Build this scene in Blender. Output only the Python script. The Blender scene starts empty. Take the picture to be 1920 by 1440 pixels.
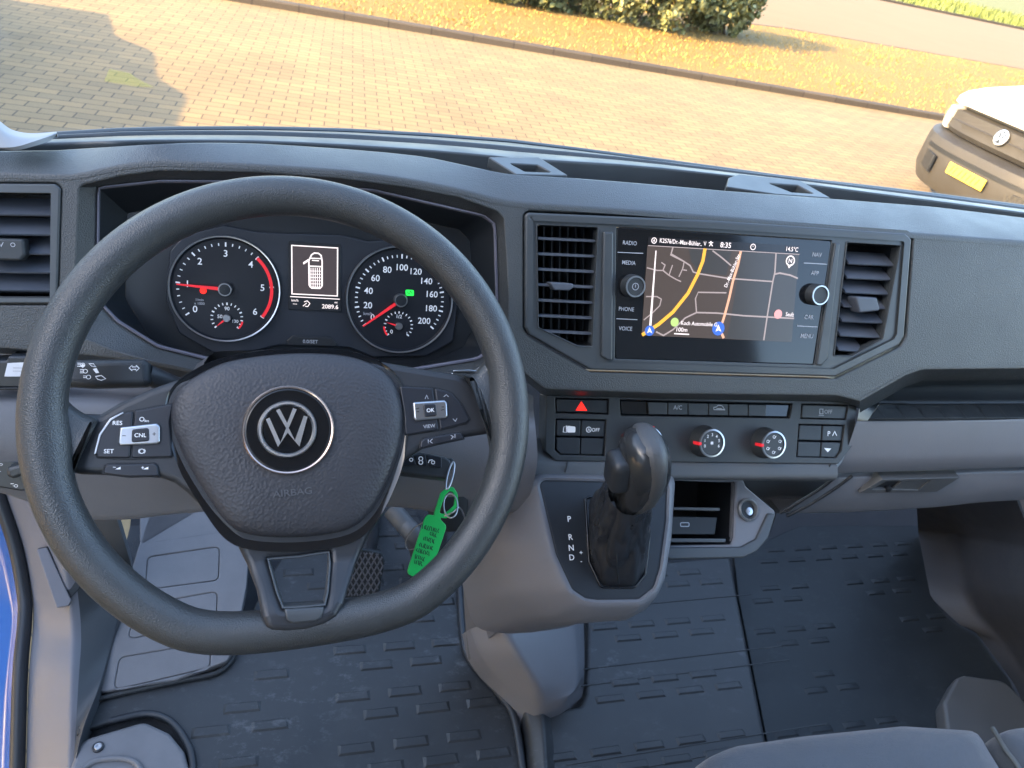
import bpy, bmesh, math, random
from mathutils import Vector as V, Matrix, noise
random.seed(7)
SC=bpy.context.scene; COL=SC.collection
CAMZ=1.75
# world axes expressed in camera coordinates (right, down, forward), solved from the photograph
MX=V((.95710,.01990,.28909)); MY=V((-.22283,-.58719,.77817)); MZ=V((.18523,-.80920,-.55757))
FPX=1400.0
# ---------------- camera, world, sun, exposure ----------------
cd=bpy.data.cameras.new('camera'); cam=bpy.data.objects.new('camera',cd); COL.objects.link(cam)
cd.sensor_width=36; cd.lens=36*FPX/1920; cd.clip_start=.02; cd.clip_end=3000
right=V((MX[0],MY[0],MZ[0])); down=V((MX[1],MY[1],MZ[1])); fwd=V((MX[2],MY[2],MZ[2]))
R=Matrix((right,-down,-fwd)).transposed().to_4x4()
cam.matrix_world=Matrix.Translation((0,0,CAMZ))@R
cd.dof.use_dof=True; cd.dof.focus_distance=.72; cd.dof.aperture_fstop=16
SC.camera=cam
SUN_EL=math.radians(24); SHX,SHY=.97,.24        # shadows run to +x and slightly forward
w=bpy.data.worlds.new('World'); SC.world=w; w.use_nodes=True
nt=w.node_tree; bg=nt.nodes['Background']; sky=nt.nodes.new('ShaderNodeTexSky'); sky.sky_type='NISHITA'
sky.sun_disc=False; sky.sun_elevation=SUN_EL; sky.sun_rotation=math.atan2(-SHX,-SHY); sky.air_density=1.0; sky.dust_density=2.5
nt.links.new(sky.outputs[0],bg.inputs[0]); bg.inputs[1].default_value=.15
sl=bpy.data.lights.new('sun','SUN'); sl.energy=3.0; sl.angle=math.radians(.6); sl.color=(1,.64,.26)
so=bpy.data.objects.new('sun',sl); COL.objects.link(so)
sd=V((SHX*math.cos(SUN_EL),SHY*math.cos(SUN_EL),-math.sin(SUN_EL))); so.rotation_euler=sd.to_track_quat('-Z','Y').to_euler(); so.location=(-8,0,9)
SC.view_settings.view_transform='Standard'; SC.view_settings.look='None'; SC.view_settings.exposure=3.0; SC.view_settings.gamma=1
try: SC.view_settings.use_curve_mapping=False
except Exception: pass
# ---------------- helpers ----------------
O=V((0,0,CAMZ))
def ray(px,py):
    c=V(((px-960)/FPX,(py-720)/FPX,1.0)); return V((c.dot(MX),c.dot(MY),c.dot(MZ)))
def at(px,py,ax,val):
    d=ray(px,py); i='xyz'.index(ax); return O+d*((val-O[i])/d[i])
class Fr:
    def __init__(s,C,tilt,yaw=0,roll=0):
        s.C=V(C); t=math.radians(tilt); y=math.radians(yaw)
        u=V((math.cos(y),math.sin(y),0)); f=V((-math.sin(y),math.cos(y),0))
        n=-f*math.cos(t)+V((0,0,1))*math.sin(t); v=n.cross(u)
        r=math.radians(roll); s.u=u*math.cos(r)+v*math.sin(r); s.v=-u*math.sin(r)+v*math.cos(r); s.n=n
    def uv(s,px,py,w=0):
        d=ray(px,py); C=s.C+s.n*w; t=(C-O).dot(s.n)/d.dot(s.n); q=O+d*t-C; return (q.dot(s.u),q.dot(s.v))
    def at(s,px,py,w=0):
        a=s.uv(px,py,w); return s.C+s.u*a[0]+s.v*a[1]+s.n*w
    def mpp(s,px,py,w=0):
        a=s.uv(px,py,w); b=s.uv(px+1,py,w); return math.hypot(b[0]-a[0],b[1]-a[1])
    def M(s,w=0):
        m=Matrix((s.u,s.v,s.n)).transposed().to_4x4(); m.translation=s.C+s.n*w; return m
    def sub(s,px,py,w=0):
        g=Fr.__new__(Fr); g.C=s.at(px,py,w); g.u,g.v,g.n=s.u.copy(),s.v.copy(),s.n.copy(); return g
WM={}
def link(name,me,M=None,mat=None,parent=None,smooth=None):
    o=bpy.data.objects.new(name,me); COL.objects.link(o)
    M=M or Matrix(); WM[o.name]=M
    if parent is not None:
        o.parent=parent; o.matrix_basis=WM[parent.name].inverted()@M
    else: o.matrix_basis=M
    if mat is not None and me is not None and not me.materials: me.materials.append(mat)
    if smooth is not None: shade(me,smooth)
    return o
def shade(me,ang=30):
    if not me.polygons: return
    me.polygons.foreach_set('use_smooth',[True]*len(me.polygons))
    bm=bmesh.new(); bm.from_mesh(me); a=math.radians(ang)
    for e in bm.edges: e.smooth=(len(e.link_faces)==2 and e.calc_face_angle(0)<a)
    bm.to_mesh(me); bm.free()
def tag(o,label,cat,group=None,kind=None):
    if label: o['label']=label
    if cat: o['category']=cat
    if group: o['group']=group
    if kind: o['kind']=kind
    return o
def thing(name,label,cat,loc,group=None):
    o=link(name,None,Matrix.Translation(V(loc))); o.empty_display_size=.05
    return tag(o,label,cat,group)
def fin(name,bm,mat=None,parent=None,M=None,smooth=30,weld=True):
    if weld: bmesh.ops.remove_doubles(bm,verts=bm.verts,dist=1e-6)
    me=bpy.data.meshes.new(name); bm.to_mesh(me); bm.free()
    return link(name,me,M,mat,parent,smooth)
def area(p): return sum(p[i][0]*p[(i+1)%len(p)][1]-p[(i+1)%len(p)][0]*p[i][1] for i in range(len(p)))/2
def rp(pts,r,k=4):
    """round the corners of a 2D polygon"""
    n=len(pts); out=[]; rs=r if isinstance(r,(list,tuple)) else [r]*n
    for i in range(n):
        p=V(pts[i][:2]); a=V(pts[i-1][:2])-p; b=V(pts[(i+1)%n][:2])-p
        la,lb=a.length,b.length; rr=rs[i]
        if rr<=0 or la<1e-9 or lb<1e-9: out.append((p.x,p.y)); continue
        ang=a.angle(b)
        if ang>3.05: out.append((p.x,p.y)); continue
        d=min(rr/math.tan(ang/2),la*.48,lb*.48)
        A=p+a/la*d; B=p+b/lb*d
        for j in range(k+1):
            t=j/k; q=A*(1-t)**2+p*2*t*(1-t)+B*t*t; out.append((q.x,q.y))
    return out
def smoothpoly(pts,n=8):
    """closed catmull-rom"""
    out=[];m=len(pts)
    for i in range(m):
        p0,p1,p2,p3=[V(pts[(i+j)%m][:2]) for j in(-1,0,1,2)]
        for j in range(n):
            t=j/n; q=.5*((2*p1)+(p2-p0)*t+(2*p0-5*p1+4*p2-p3)*t*t+(3*p1-p0-3*p2+p3)*t**3); out.append((q.x,q.y))
    return out
def cat3(pts,n=6):
    """open catmull-rom in 3D"""
    P=[V(p) for p in pts]; P=[P[0]*2-P[1]]+P+[P[-1]*2-P[-2]]; out=[]
    for i in range(1,len(P)-2):
        p0,p1,p2,p3=P[i-1:i+3]
        for j in range(n):
            t=j/n; out.append(.5*((2*p1)+(p2-p0)*t+(2*p0-5*p1+4*p2-p3)*t*t+(3*p1-p0-3*p2+p3)*t**3))
    out.append(P[-2]); return out
def U(fr,pts,w=0): return [fr.uv(p[0],p[1],w) for p in pts]
def plate_me(outer,holes,h,bevel,name='plate',res=2):
    cu=bpy.data.curves.new(name,'CURVE'); cu.dimensions='2D'; cu.fill_mode='BOTH'
    for k,p in enumerate([outer]+list(holes)):
        if (area(p)>0)!=(k==0): p=p[::-1]
        s=cu.splines.new('POLY'); s.points.add(len(p)-1)
        for i,q in enumerate(p): s.points[i].co=(q[0],q[1],0,1)
        s.use_cyclic_u=True
    bevel=min(bevel,h/2*.98); cu.extrude=h/2-bevel; cu.bevel_depth=bevel; cu.offset=-bevel; cu.bevel_resolution=res
    o=bpy.data.objects.new('tmp',cu); COL.objects.link(o); bpy.context.view_layer.update()
    me=bpy.data.meshes.new_from_object(o.evaluated_get(bpy.context.evaluated_depsgraph_get()))
    bpy.data.objects.remove(o); bpy.data.curves.remove(cu); me.name=name; return me
def plate(name,fr,pts,w0,w1,mat,parent=None,holes=(),bevel=.001,r=0,px=True,res=2,hr=None):
    """polygon (pixels on plane fr at height w1, or local metres) as a slab from w0 to w1"""
    o=U(fr,pts,w1) if px else pts
    if r: o=rp(o,r)
    hs=[]
    for h in holes:
        h=U(fr,h,w1) if px else h
        hs.append(rp(h,r if hr is None else hr) if (r or hr) else h)
    me=plate_me(o,hs,w1-w0,bevel,name,res)
    return link(name,me,fr.M((w0+w1)/2),mat,parent,35)
def resample(p,n):
    P=[V(q) for q in p]; P.append(P[0]); L=[0]
    for i in range(1,len(P)): L.append(L[-1]+(P[i]-P[i-1]).length)
    out=[];j=0
    for i in range(n):
        s=L[-1]*i/n
        while L[j+1]<s: j+=1
        t=(s-L[j])/max(L[j+1]-L[j],1e-12); out.append(P[j].lerp(P[j+1],t))
    return out
def loft(name,fr,rings,mat,parent=None,cap=False,n=120,smooth=35,px=True,flip=False):
    """rings: [(polygon pixels, w)], joined ring to ring"""
    bm=bmesh.new(); rows=[]
    for pts,w in rings:
        q=U(fr,pts,w) if px else pts
        if area(q)<0: q=q[::-1]
        # start at the point nearest up-left so rings correspond
        k=min(range(len(q)),key=lambda i:q[i][0]-q[i][1]); q=q[k:]+q[:k]
        q=resample([(a[0],a[1],w) for a in q],n); rows.append([bm.verts.new(v) for v in q])
    for a,b in zip(rows,rows[1:]):
        for i in range(n):
            j=(i+1)%n; bm.faces.new((a[i],a[j],b[j],b[i]))
    if cap: bm.faces.new(rows[-1])
    bmesh.ops.recalc_face_normals(bm,faces=bm.faces)
    if flip: bmesh.ops.reverse_faces(bm,faces=bm.faces)
    return fin(name,bm,mat,parent,fr.M(),smooth)
def fillet3(P,r,k=3):
    out=[P[0]]
    for i in range(1,len(P)-1):
        p=P[i];a=P[i-1]-p;b=P[i+1]-p;la,lb=a.length,b.length;rr=r[i] if isinstance(r,(list,tuple)) else r
        if k==0: out.append(p); continue
        if la<1e-6 or lb<1e-6: out+= [p]*(k+1); continue
        d=min(rr,la*.45,lb*.45);A=p+a/la*d;B=p+b/lb*d
        for j in range(k+1):
            t=j/k; out.append(A*(1-t)**2+p*2*t*(1-t)+B*t*t)
    out.append(P[-1]); return out
def resopen(p,n):
    L=[0]
    for i in range(1,len(p)): L.append(L[-1]+(p[i]-p[i-1]).length)
    out=[];j=0
    for i in range(n):
        s=L[-1]*i/(n-1)
        while j<len(p)-2 and L[j+1]<s: j+=1
        t=(s-L[j])/max(L[j+1]-L[j],1e-12); out.append(p[j].lerp(p[j+1],min(t,1)))
    return out
def skin(name,lines,mat,parent=None,n=50,r=.006,smooth=40,sm=True,thick=0,k=3):
    """surface through feature lines (3D polylines running the same way)"""
    G=[resopen(cat3(l) if (sm and len(l)>2) else [V(q) for q in l],n) for l in lines]
    cols=[fillet3([g[i] for g in G],r,k) for i in range(n)]
    bm=bmesh.new(); vs=[[bm.verts.new(p) for p in c] for c in cols]
    for a,b in zip(vs,vs[1:]):
        for i in range(len(a)-1):
            bm.faces.new((a[i],a[i+1],b[i+1],b[i]))
    bmesh.ops.remove_doubles(bm,verts=bm.verts,dist=1e-5)
    bmesh.ops.recalc_face_normals(bm,faces=bm.faces)
    # make normals face the camera on average
    s=sum(f.normal.dot(O-f.calc_center_median())*f.calc_area() for f in bm.faces)
    if s<0: bmesh.ops.reverse_faces(bm,faces=bm.faces)
    if thick:
        bmesh.ops.solidify(bm,geom=bm.faces[:],thickness=thick)
    return fin(name,bm,mat,parent,None,smooth)
def tube(name,pts,r,mat,parent=None,closed=False,n=12,M=None,smooth=60):
    bm=bmesh.new(); P=[V(p) for p in pts]; m=len(P); rows=[]; up=None
    for i in range(m):
        a=P[(i-1)%m] if (closed or i>0) else P[i]; b=P[(i+1)%m] if (closed or i<m-1) else P[i]
        t=(b-a).normalized()
        if up is None:
            up=t.orthogonal().normalized()
        up=(up-t*up.dot(t)).normalized(); s=t.cross(up)
        rr=r(i/(m-1)) if callable(r) else r
        rows.append([bm.verts.new(P[i]+(up*math.cos(2*math.pi*j/n)+s*math.sin(2*math.pi*j/n))*rr) for j in range(n)])
    for i in range(m if closed else m-1):
        a=rows[i];b=rows[(i+1)%m]
        sh=0
        if closed and i==m-1:
            sh=min(range(n),key=lambda k:sum((a[j].co-b[(j+k)%n].co).length for j in range(n)))
        for j in range(n): bm.faces.new((a[j],a[(j+1)%n],b[(j+1+sh)%n],b[(j+sh)%n]))
    if not closed: bm.faces.new(rows[0]); bm.faces.new(rows[-1])
    bmesh.ops.recalc_face_normals(bm,faces=bm.faces)
    return fin(name,bm,mat,parent,M,smooth)
def lathe(name,fr,prof,mat,parent=None,n=48,smooth=35,capend=True):
    """prof [(radius,w)] around fr.n at fr.C"""
    bm=bmesh.new(); rows=[]
    for r,w in prof:
        rows.append([bm.verts.new((r*math.cos(2*math.pi*j/n),r*math.sin(2*math.pi*j/n),w)) for j in range(n)])
    for a,b in zip(rows,rows[1:]):
        for j in range(n): bm.faces.new((a[j],a[(j+1)%n],b[(j+1)%n],b[j]))
    if capend: bm.faces.new(rows[-1]); bm.faces.new(rows[0])
    bmesh.ops.remove_doubles(bm,verts=bm.verts,dist=1e-6)
    bmesh.ops.recalc_face_normals(bm,faces=bm.faces)
    return fin(name,bm,mat,parent,fr.M(),smooth)
def box(name,C,S,mat,parent=None,bevel=.003,rot=None,seg=2):
    bm=bmesh.new(); bmesh.ops.create_cube(bm,size=1)
    for v in bm.verts: v.co=V((v.co.x*S[0],v.co.y*S[1],v.co.z*S[2]))
    if bevel: bmesh.ops.bevel(bm,geom=bm.edges[:]+bm.verts[:],offset=bevel,segments=seg,affect='EDGES',profile=.5)
    M=Matrix.Translation(V(C))
    if rot is not None: M=M@rot.to_4x4()
    return fin(name,bm,mat,parent,M,35)
FT={}
def text_geo(bm,s,cx,cy,h,rot=0,bold=0,sx=1):
    cu=bpy.data.curves.new('t','FONT'); cu.body=s; cu.size=1; cu.align_x='CENTER'; cu.align_y='CENTER'; cu.resolution_u=3
    cu.offset=bold
    o=bpy.data.objects.new('t',cu); COL.objects.link(o); bpy.context.view_layer.update()
    me=bpy.data.meshes.new_from_object(o.evaluated_get(bpy.context.evaluated_depsgraph_get()))
    bpy.data.objects.remove(o); bpy.data.curves.remove(cu)
    k=h/.70; c,sn=math.cos(rot),math.sin(rot)
    ys=[v.co.y for v in me.vertices] or [0]; my=(max(ys)+min(ys))/2
    base=[bm.verts.new((cx+(v.co.x*sx*c-(v.co.y-my)*sn)*k, cy+(v.co.x*sx*sn+(v.co.y-my)*c)*k,0)) for v in me.vertices]
    for p in me.polygons:
        try: bm.faces.new([base[i] for i in p.vertices])
        except Exception: pass
    bpy.data.meshes.remove(me)
def rib_geo(bm,pts,wd,closed=False):
    P=[V(p[:2]) for p in pts];m=len(P);L=[];Rr=[]
    for i in range(m):
        a=P[(i-1)%m] if (closed or i>0) else P[i]; b=P[(i+1)%m] if (closed or i<m-1) else P[i]
        t=(b-a).normalized(); nn=V((-t.y,t.x))
        q=1.0
        if (closed or 0<i<m-1):
            t1=(P[i]-a).normalized(); q=1/max(.5,abs(nn.dot(V((-t1.y,t1.x)))))
        L.append(bm.verts.new((*(P[i]+nn*wd/2*q),0)));Rr.append(bm.verts.new((*(P[i]-nn*wd/2*q),0)))
    for i in range(m if closed else m-1):
        j=(i+1)%m; bm.faces.new((L[i],Rr[i],Rr[j],L[j]))
def poly_geo(bm,pts):
    vs=[bm.verts.new((p[0],p[1],0)) for p in pts]
    f=bm.faces.new(vs)
    if len(pts)>4: bmesh.ops.triangulate(bm,faces=[f])
def marks(name,fr,items,w,mat,parent,px=True,th=.0002):
    """items: ('t',text,px,py,hpx[,rotdeg[,sx]]) ('l',[pts],wpx[,closed]) ('p',[pts]) ('o',px,py,rpx,wpx) ('d',px,py,rpx)"""
    bm=bmesh.new()
    c=lambda x,y: fr.uv(x,y,w) if px else (x,y)
    for it in items:
        k=it[0]
        if k=='t':
            x,y=c(it[2],it[3]); m=fr.mpp(it[2],it[3],w) if px else 1
            text_geo(bm,it[1],x,y,it[4]*m,math.radians(it[5]) if len(it)>5 else 0,.008,it[6] if len(it)>6 else 1)
        elif k=='l':
            m=fr.mpp(*it[1][0],w) if px else 1; rib_geo(bm,[c(*p) for p in it[1]],it[2]*m,len(it)>3 and it[3])
        elif k=='p': poly_geo(bm,[c(*p) for p in it[1]])
        elif k in 'od':
            x,y=c(it[1],it[2]); m=fr.mpp(it[1],it[2],w) if px else 1
            q=[(x+math.cos(a*math.pi/10)*it[3]*m,y+math.sin(a*math.pi/10)*it[3]*m) for a in range(20)]
            if k=='o': rib_geo(bm,q,it[4]*m,True)
            else: poly_geo(bm,q)
    for f in bm.faces:
        if f.normal.z<0 or f.calc_area()>0 and (f.normal_update() or f.normal.z<0): f.normal_flip()
    return fin(name,bm,mat,parent,fr.M(w),None,weld=False)
# ---------------- materials ----------------
def mat(name,col,rough=.5,metal=0,spec=.5,grain=0,gs=900,bump=.3,var=0,emit=None,es=1,coat=0,vs=14,smudge=0,sheen=0,nz=.35):
    m=bpy.data.materials.new(name); m.use_nodes=True; N=m.node_tree; b=N.nodes['Principled BSDF']
    b.inputs['Base Color'].default_value=(*col,1); b.inputs['Roughness'].default_value=rough; b.inputs['Metallic'].default_value=metal
    b.inputs['Specular IOR Level'].default_value=spec
    if coat: b.inputs['Coat Weight'].default_value=coat; b.inputs['Coat Roughness'].default_value=.05
    if sheen: b.inputs['Sheen Weight'].default_value=sheen; b.inputs['Sheen Roughness'].default_value=.4
    if emit: b.inputs['Emission Color'].default_value=(*emit,1); b.inputs['Emission Strength'].default_value=es*.19
    g=N.nodes.new('ShaderNodeNewGeometry')
    if grain:
        v=N.nodes.new('ShaderNodeTexVoronoi'); v.feature='SMOOTH_F1'; v.inputs['Scale'].default_value=gs; v.inputs['Smoothness'].default_value=.5
        n2=N.nodes.new('ShaderNodeTexNoise'); n2.inputs['Scale'].default_value=gs*.55; n2.inputs['Detail'].default_value=2
        ad=N.nodes.new('ShaderNodeMath'); ad.operation='ADD'; N.links.new(v.outputs['Distance'],ad.inputs[0]); ml=N.nodes.new('ShaderNodeMath'); ml.operation='MULTIPLY'; ml.inputs[1].default_value=nz; N.links.new(n2.outputs[0],ml.inputs[0]); N.links.new(ml.outputs[0],ad.inputs[1])
        bp=N.nodes.new('ShaderNodeBump'); bp.inputs['Strength'].default_value=bump; bp.inputs['Distance'].default_value=grain
        N.links.new(g.outputs['Position'],v.inputs['Vector']); N.links.new(g.outputs['Position'],n2.inputs['Vector'])
        N.links.new(ad.outputs[0],bp.inputs['Height']); N.links.new(bp.outputs[0],b.inputs['Normal'])
    if var:
        n=N.nodes.new('ShaderNodeTexNoise'); n.inputs['Scale'].default_value=vs; n.inputs['Detail'].default_value=6; n.inputs['Roughness'].default_value=.65
        N.links.new(g.outputs['Position'],n.inputs['Vector'])
        r=N.nodes.new('ShaderNodeMapRange'); r.inputs[1].default_value=.3; r.inputs[2].default_value=.7; r.inputs[3].default_value=1-var; r.inputs[4].default_value=1+var
        N.links.new(n.outputs[0],r.inputs[0])
        mx=N.nodes.new('ShaderNodeVectorMath'); mx.operation='SCALE'; mx.inputs[0].default_value=col; N.links.new(r.outputs[0],mx.inputs['Scale'])
        N.links.new(mx.outputs[0],b.inputs['Base Color'])
        r2=N.nodes.new('ShaderNodeMapRange'); r2.inputs[1].default_value=.3; r2.inputs[2].default_value=.7; r2.inputs[3].default_value=max(.05,rough-.08); r2.inputs[4].default_value=min(1,rough+.08)
        N.links.new(n.outputs[0],r2.inputs[0]); N.links.new(r2.outputs[0],b.inputs['Roughness'])
    return m
PAD=mat('soft_pad',(.047,.051,.052),.42,spec=.75,grain=.0006,gs=900,bump=.6,var=.08)
PADS=mat('smooth_dark_plastic',(.033,.037,.040),.45,grain=.0002,gs=1500,bump=.25,var=.06)
TRIM=mat('satin_dark_trim',(.050,.056,.060),.38,var=.05,spec=.6)
GREY=mat('grey_plastic',(.148,.150,.162),.5,grain=.0003,gs=900,bump=.35,var=.06)
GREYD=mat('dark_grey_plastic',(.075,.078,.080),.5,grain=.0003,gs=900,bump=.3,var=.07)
BAG=mat('airbag_skin',(.038,.038,.043),.45,nz=.05,grain=.0008,gs=440,bump=.5,var=.05)
RIM=mat('rim_rubber',(.042,.045,.046),.34,grain=.0005,gs=1000,bump=.6,var=.08,spec=.6)
SPK=mat('spoke_plastic',(.026,.028,.032),.4,grain=.0001,gs=1600,bump=.2,var=.05)
GLB=mat('gloss_black',(.008,.009,.011),.08,spec=.6)
BLK=mat('matt_black',(.010,.012,.015),.55)
DKP=mat('dark_panel',(.013,.016,.020),.4,var=.06)
CHR=mat('chrome',(.92,.92,.92),.28,metal=1)
SIL=mat('satin_silver',(.55,.56,.58),.28,metal=1)
COP=mat('copper_ring',(.62,.47,.40),.22,metal=1)
WHT=mat('white_print',(.75,.76,.78),.5,emit=(.8,.82,.86),es=.10)
DIMW=mat('grey_print',(.42,.43,.46),.5)
FAINT=mat('embossed_mark',(.085,.088,.095),.4)
RED=mat('red_print',(.55,.02,.03),.45,emit=(.9,.02,.03),es=.35)
REDL=mat('red_lamp',(.6,.01,.01),.4,emit=(1,.02,.01),es=1.2)
GRNL=mat('green_lamp',(.02,.5,.05),.4,emit=(.02,1,.08),es=.9)
MATR=mat('mat_rubber',(.026,.029,.032),.5,grain=.0003,gs=700,bump=.3,var=.25,vs=9,spec=.5)
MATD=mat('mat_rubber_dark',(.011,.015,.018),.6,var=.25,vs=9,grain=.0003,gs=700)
LEA=mat('black_leather',(.020,.022,.026),.30,grain=.0004,gs=900,bump=.4,var=.1)
KNOBT=mat('textured_knob',(.062,.064,.066),.42,grain=.0006,gs=900,bump=.5)
SEAT=mat('seat_fabric',(.060,.073,.090),.85,grain=.0008,gs=1400,bump=.6,var=.12,sheen=.3)
GRN=mat('green_tag_plastic',(.01,.48,.09),.35,spec=.5)
INK=mat('tag_ink',(.005,.05,.02),.6)
BLUE=mat('blue_paint',(.012,.095,.36),.25,coat=.6)
RUB=mat('black_rubber',(.022,.026,.032),.45,spec=.5)
STK=mat('white_sticker',(.72,.73,.76),.5)
# rubber mat wear: pale scuffs
def scuffs(m,col,amt=.5):
    N=m.node_tree; b=N.nodes['Principled BSDF']; src=b.inputs['Base Color'].links[0].from_socket
    g=N.nodes.new('ShaderNodeNewGeometry'); mp=N.nodes.new('ShaderNodeMapping'); mp.inputs['Scale'].default_value=(1,1.5,1); mp.inputs['Rotation'].default_value=(0,0,.5)
    n=N.nodes.new('ShaderNodeTexNoise'); n.inputs['Scale'].default_value=38; n.inputs['Detail'].default_value=9; n.inputs['Roughness'].default_value=.8
    N.links.new(g.outputs['Position'],mp.inputs[0]); N.links.new(mp.outputs[0],n.inputs['Vector'])
    n3=N.nodes.new('ShaderNodeTexNoise'); n3.inputs['Scale'].default_value=7; n3.inputs['Detail'].default_value=3; N.links.new(g.outputs['Position'],n3.inputs['Vector'])
    r=N.nodes.new('ShaderNodeMapRange'); r.inputs[1].default_value=.53; r.inputs[2].default_value=.68; r.inputs[3].default_value=0; r.inputs[4].default_value=amt
    N.links.new(n.outputs[0],r.inputs[0])
    r3=N.nodes.new('ShaderNodeMapRange'); r3.inputs[1].default_value=.42; r3.inputs[2].default_value=.62; N.links.new(n3.outputs[0],r3.inputs[0])
    mu=N.nodes.new('ShaderNodeMath'); mu.operation='MULTIPLY'; N.links.new(r.outputs[0],mu.inputs[0]); N.links.new(r3.outputs[0],mu.inputs[1])
    mx=N.nodes.new('ShaderNodeMix'); mx.data_type='RGBA'; N.links.new(mu.outputs[0],mx.inputs[0]); N.links.new(src,mx.inputs[6]); mx.inputs[7].default_value=(*col,1)
    N.links.new(mx.outputs[2],b.inputs['Base Color'])
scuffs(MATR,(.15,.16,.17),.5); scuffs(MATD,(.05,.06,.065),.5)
# glass
GLS=bpy.data.materials.new('windscreen_glass'); GLS.use_nodes=True; N=GLS.node_tree; N.nodes.clear()
out=N.nodes.new('ShaderNodeOutputMaterial'); mx=N.nodes.new('ShaderNodeMixShader'); tr=N.nodes.new('ShaderNodeBsdfTransparent'); gl=N.nodes.new('ShaderNodeBsdfGlossy')
tr.inputs[0].default_value=(.985,.99,.985,1); gl.inputs['Roughness'].default_value=.02; ge=N.nodes.new('ShaderNodeNewGeometry'); dt_=N.nodes.new('ShaderNodeVectorMath'); dt_.operation='DOT_PRODUCT'; N.links.new(ge.outputs['Normal'],dt_.inputs[0]); N.links.new(ge.outputs['Incoming'],dt_.inputs[1])
def _m(op,a,b=None):
    n=N.nodes.new('ShaderNodeMath'); n.operation=op
    for i,v in enumerate((a,b)):
        if v is None: continue
        if hasattr(v,'node'): N.links.new(v,n.inputs[i])
        else: n.inputs[i].default_value=v
    return n.outputs[0]
_f=_m('ADD',_m('MULTIPLY',_m('POWER',_m('SUBTRACT',1.0,_m('ABSOLUTE',dt_.outputs['Value'])),5.0),.45),.02)
N.links.new(_f,mx.inputs[0]); N.links.new(tr.outputs[0],mx.inputs[1]); N.links.new(gl.outputs[0],mx.inputs[2]); N.links.new(mx.outputs[0],out.inputs[0])

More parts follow.
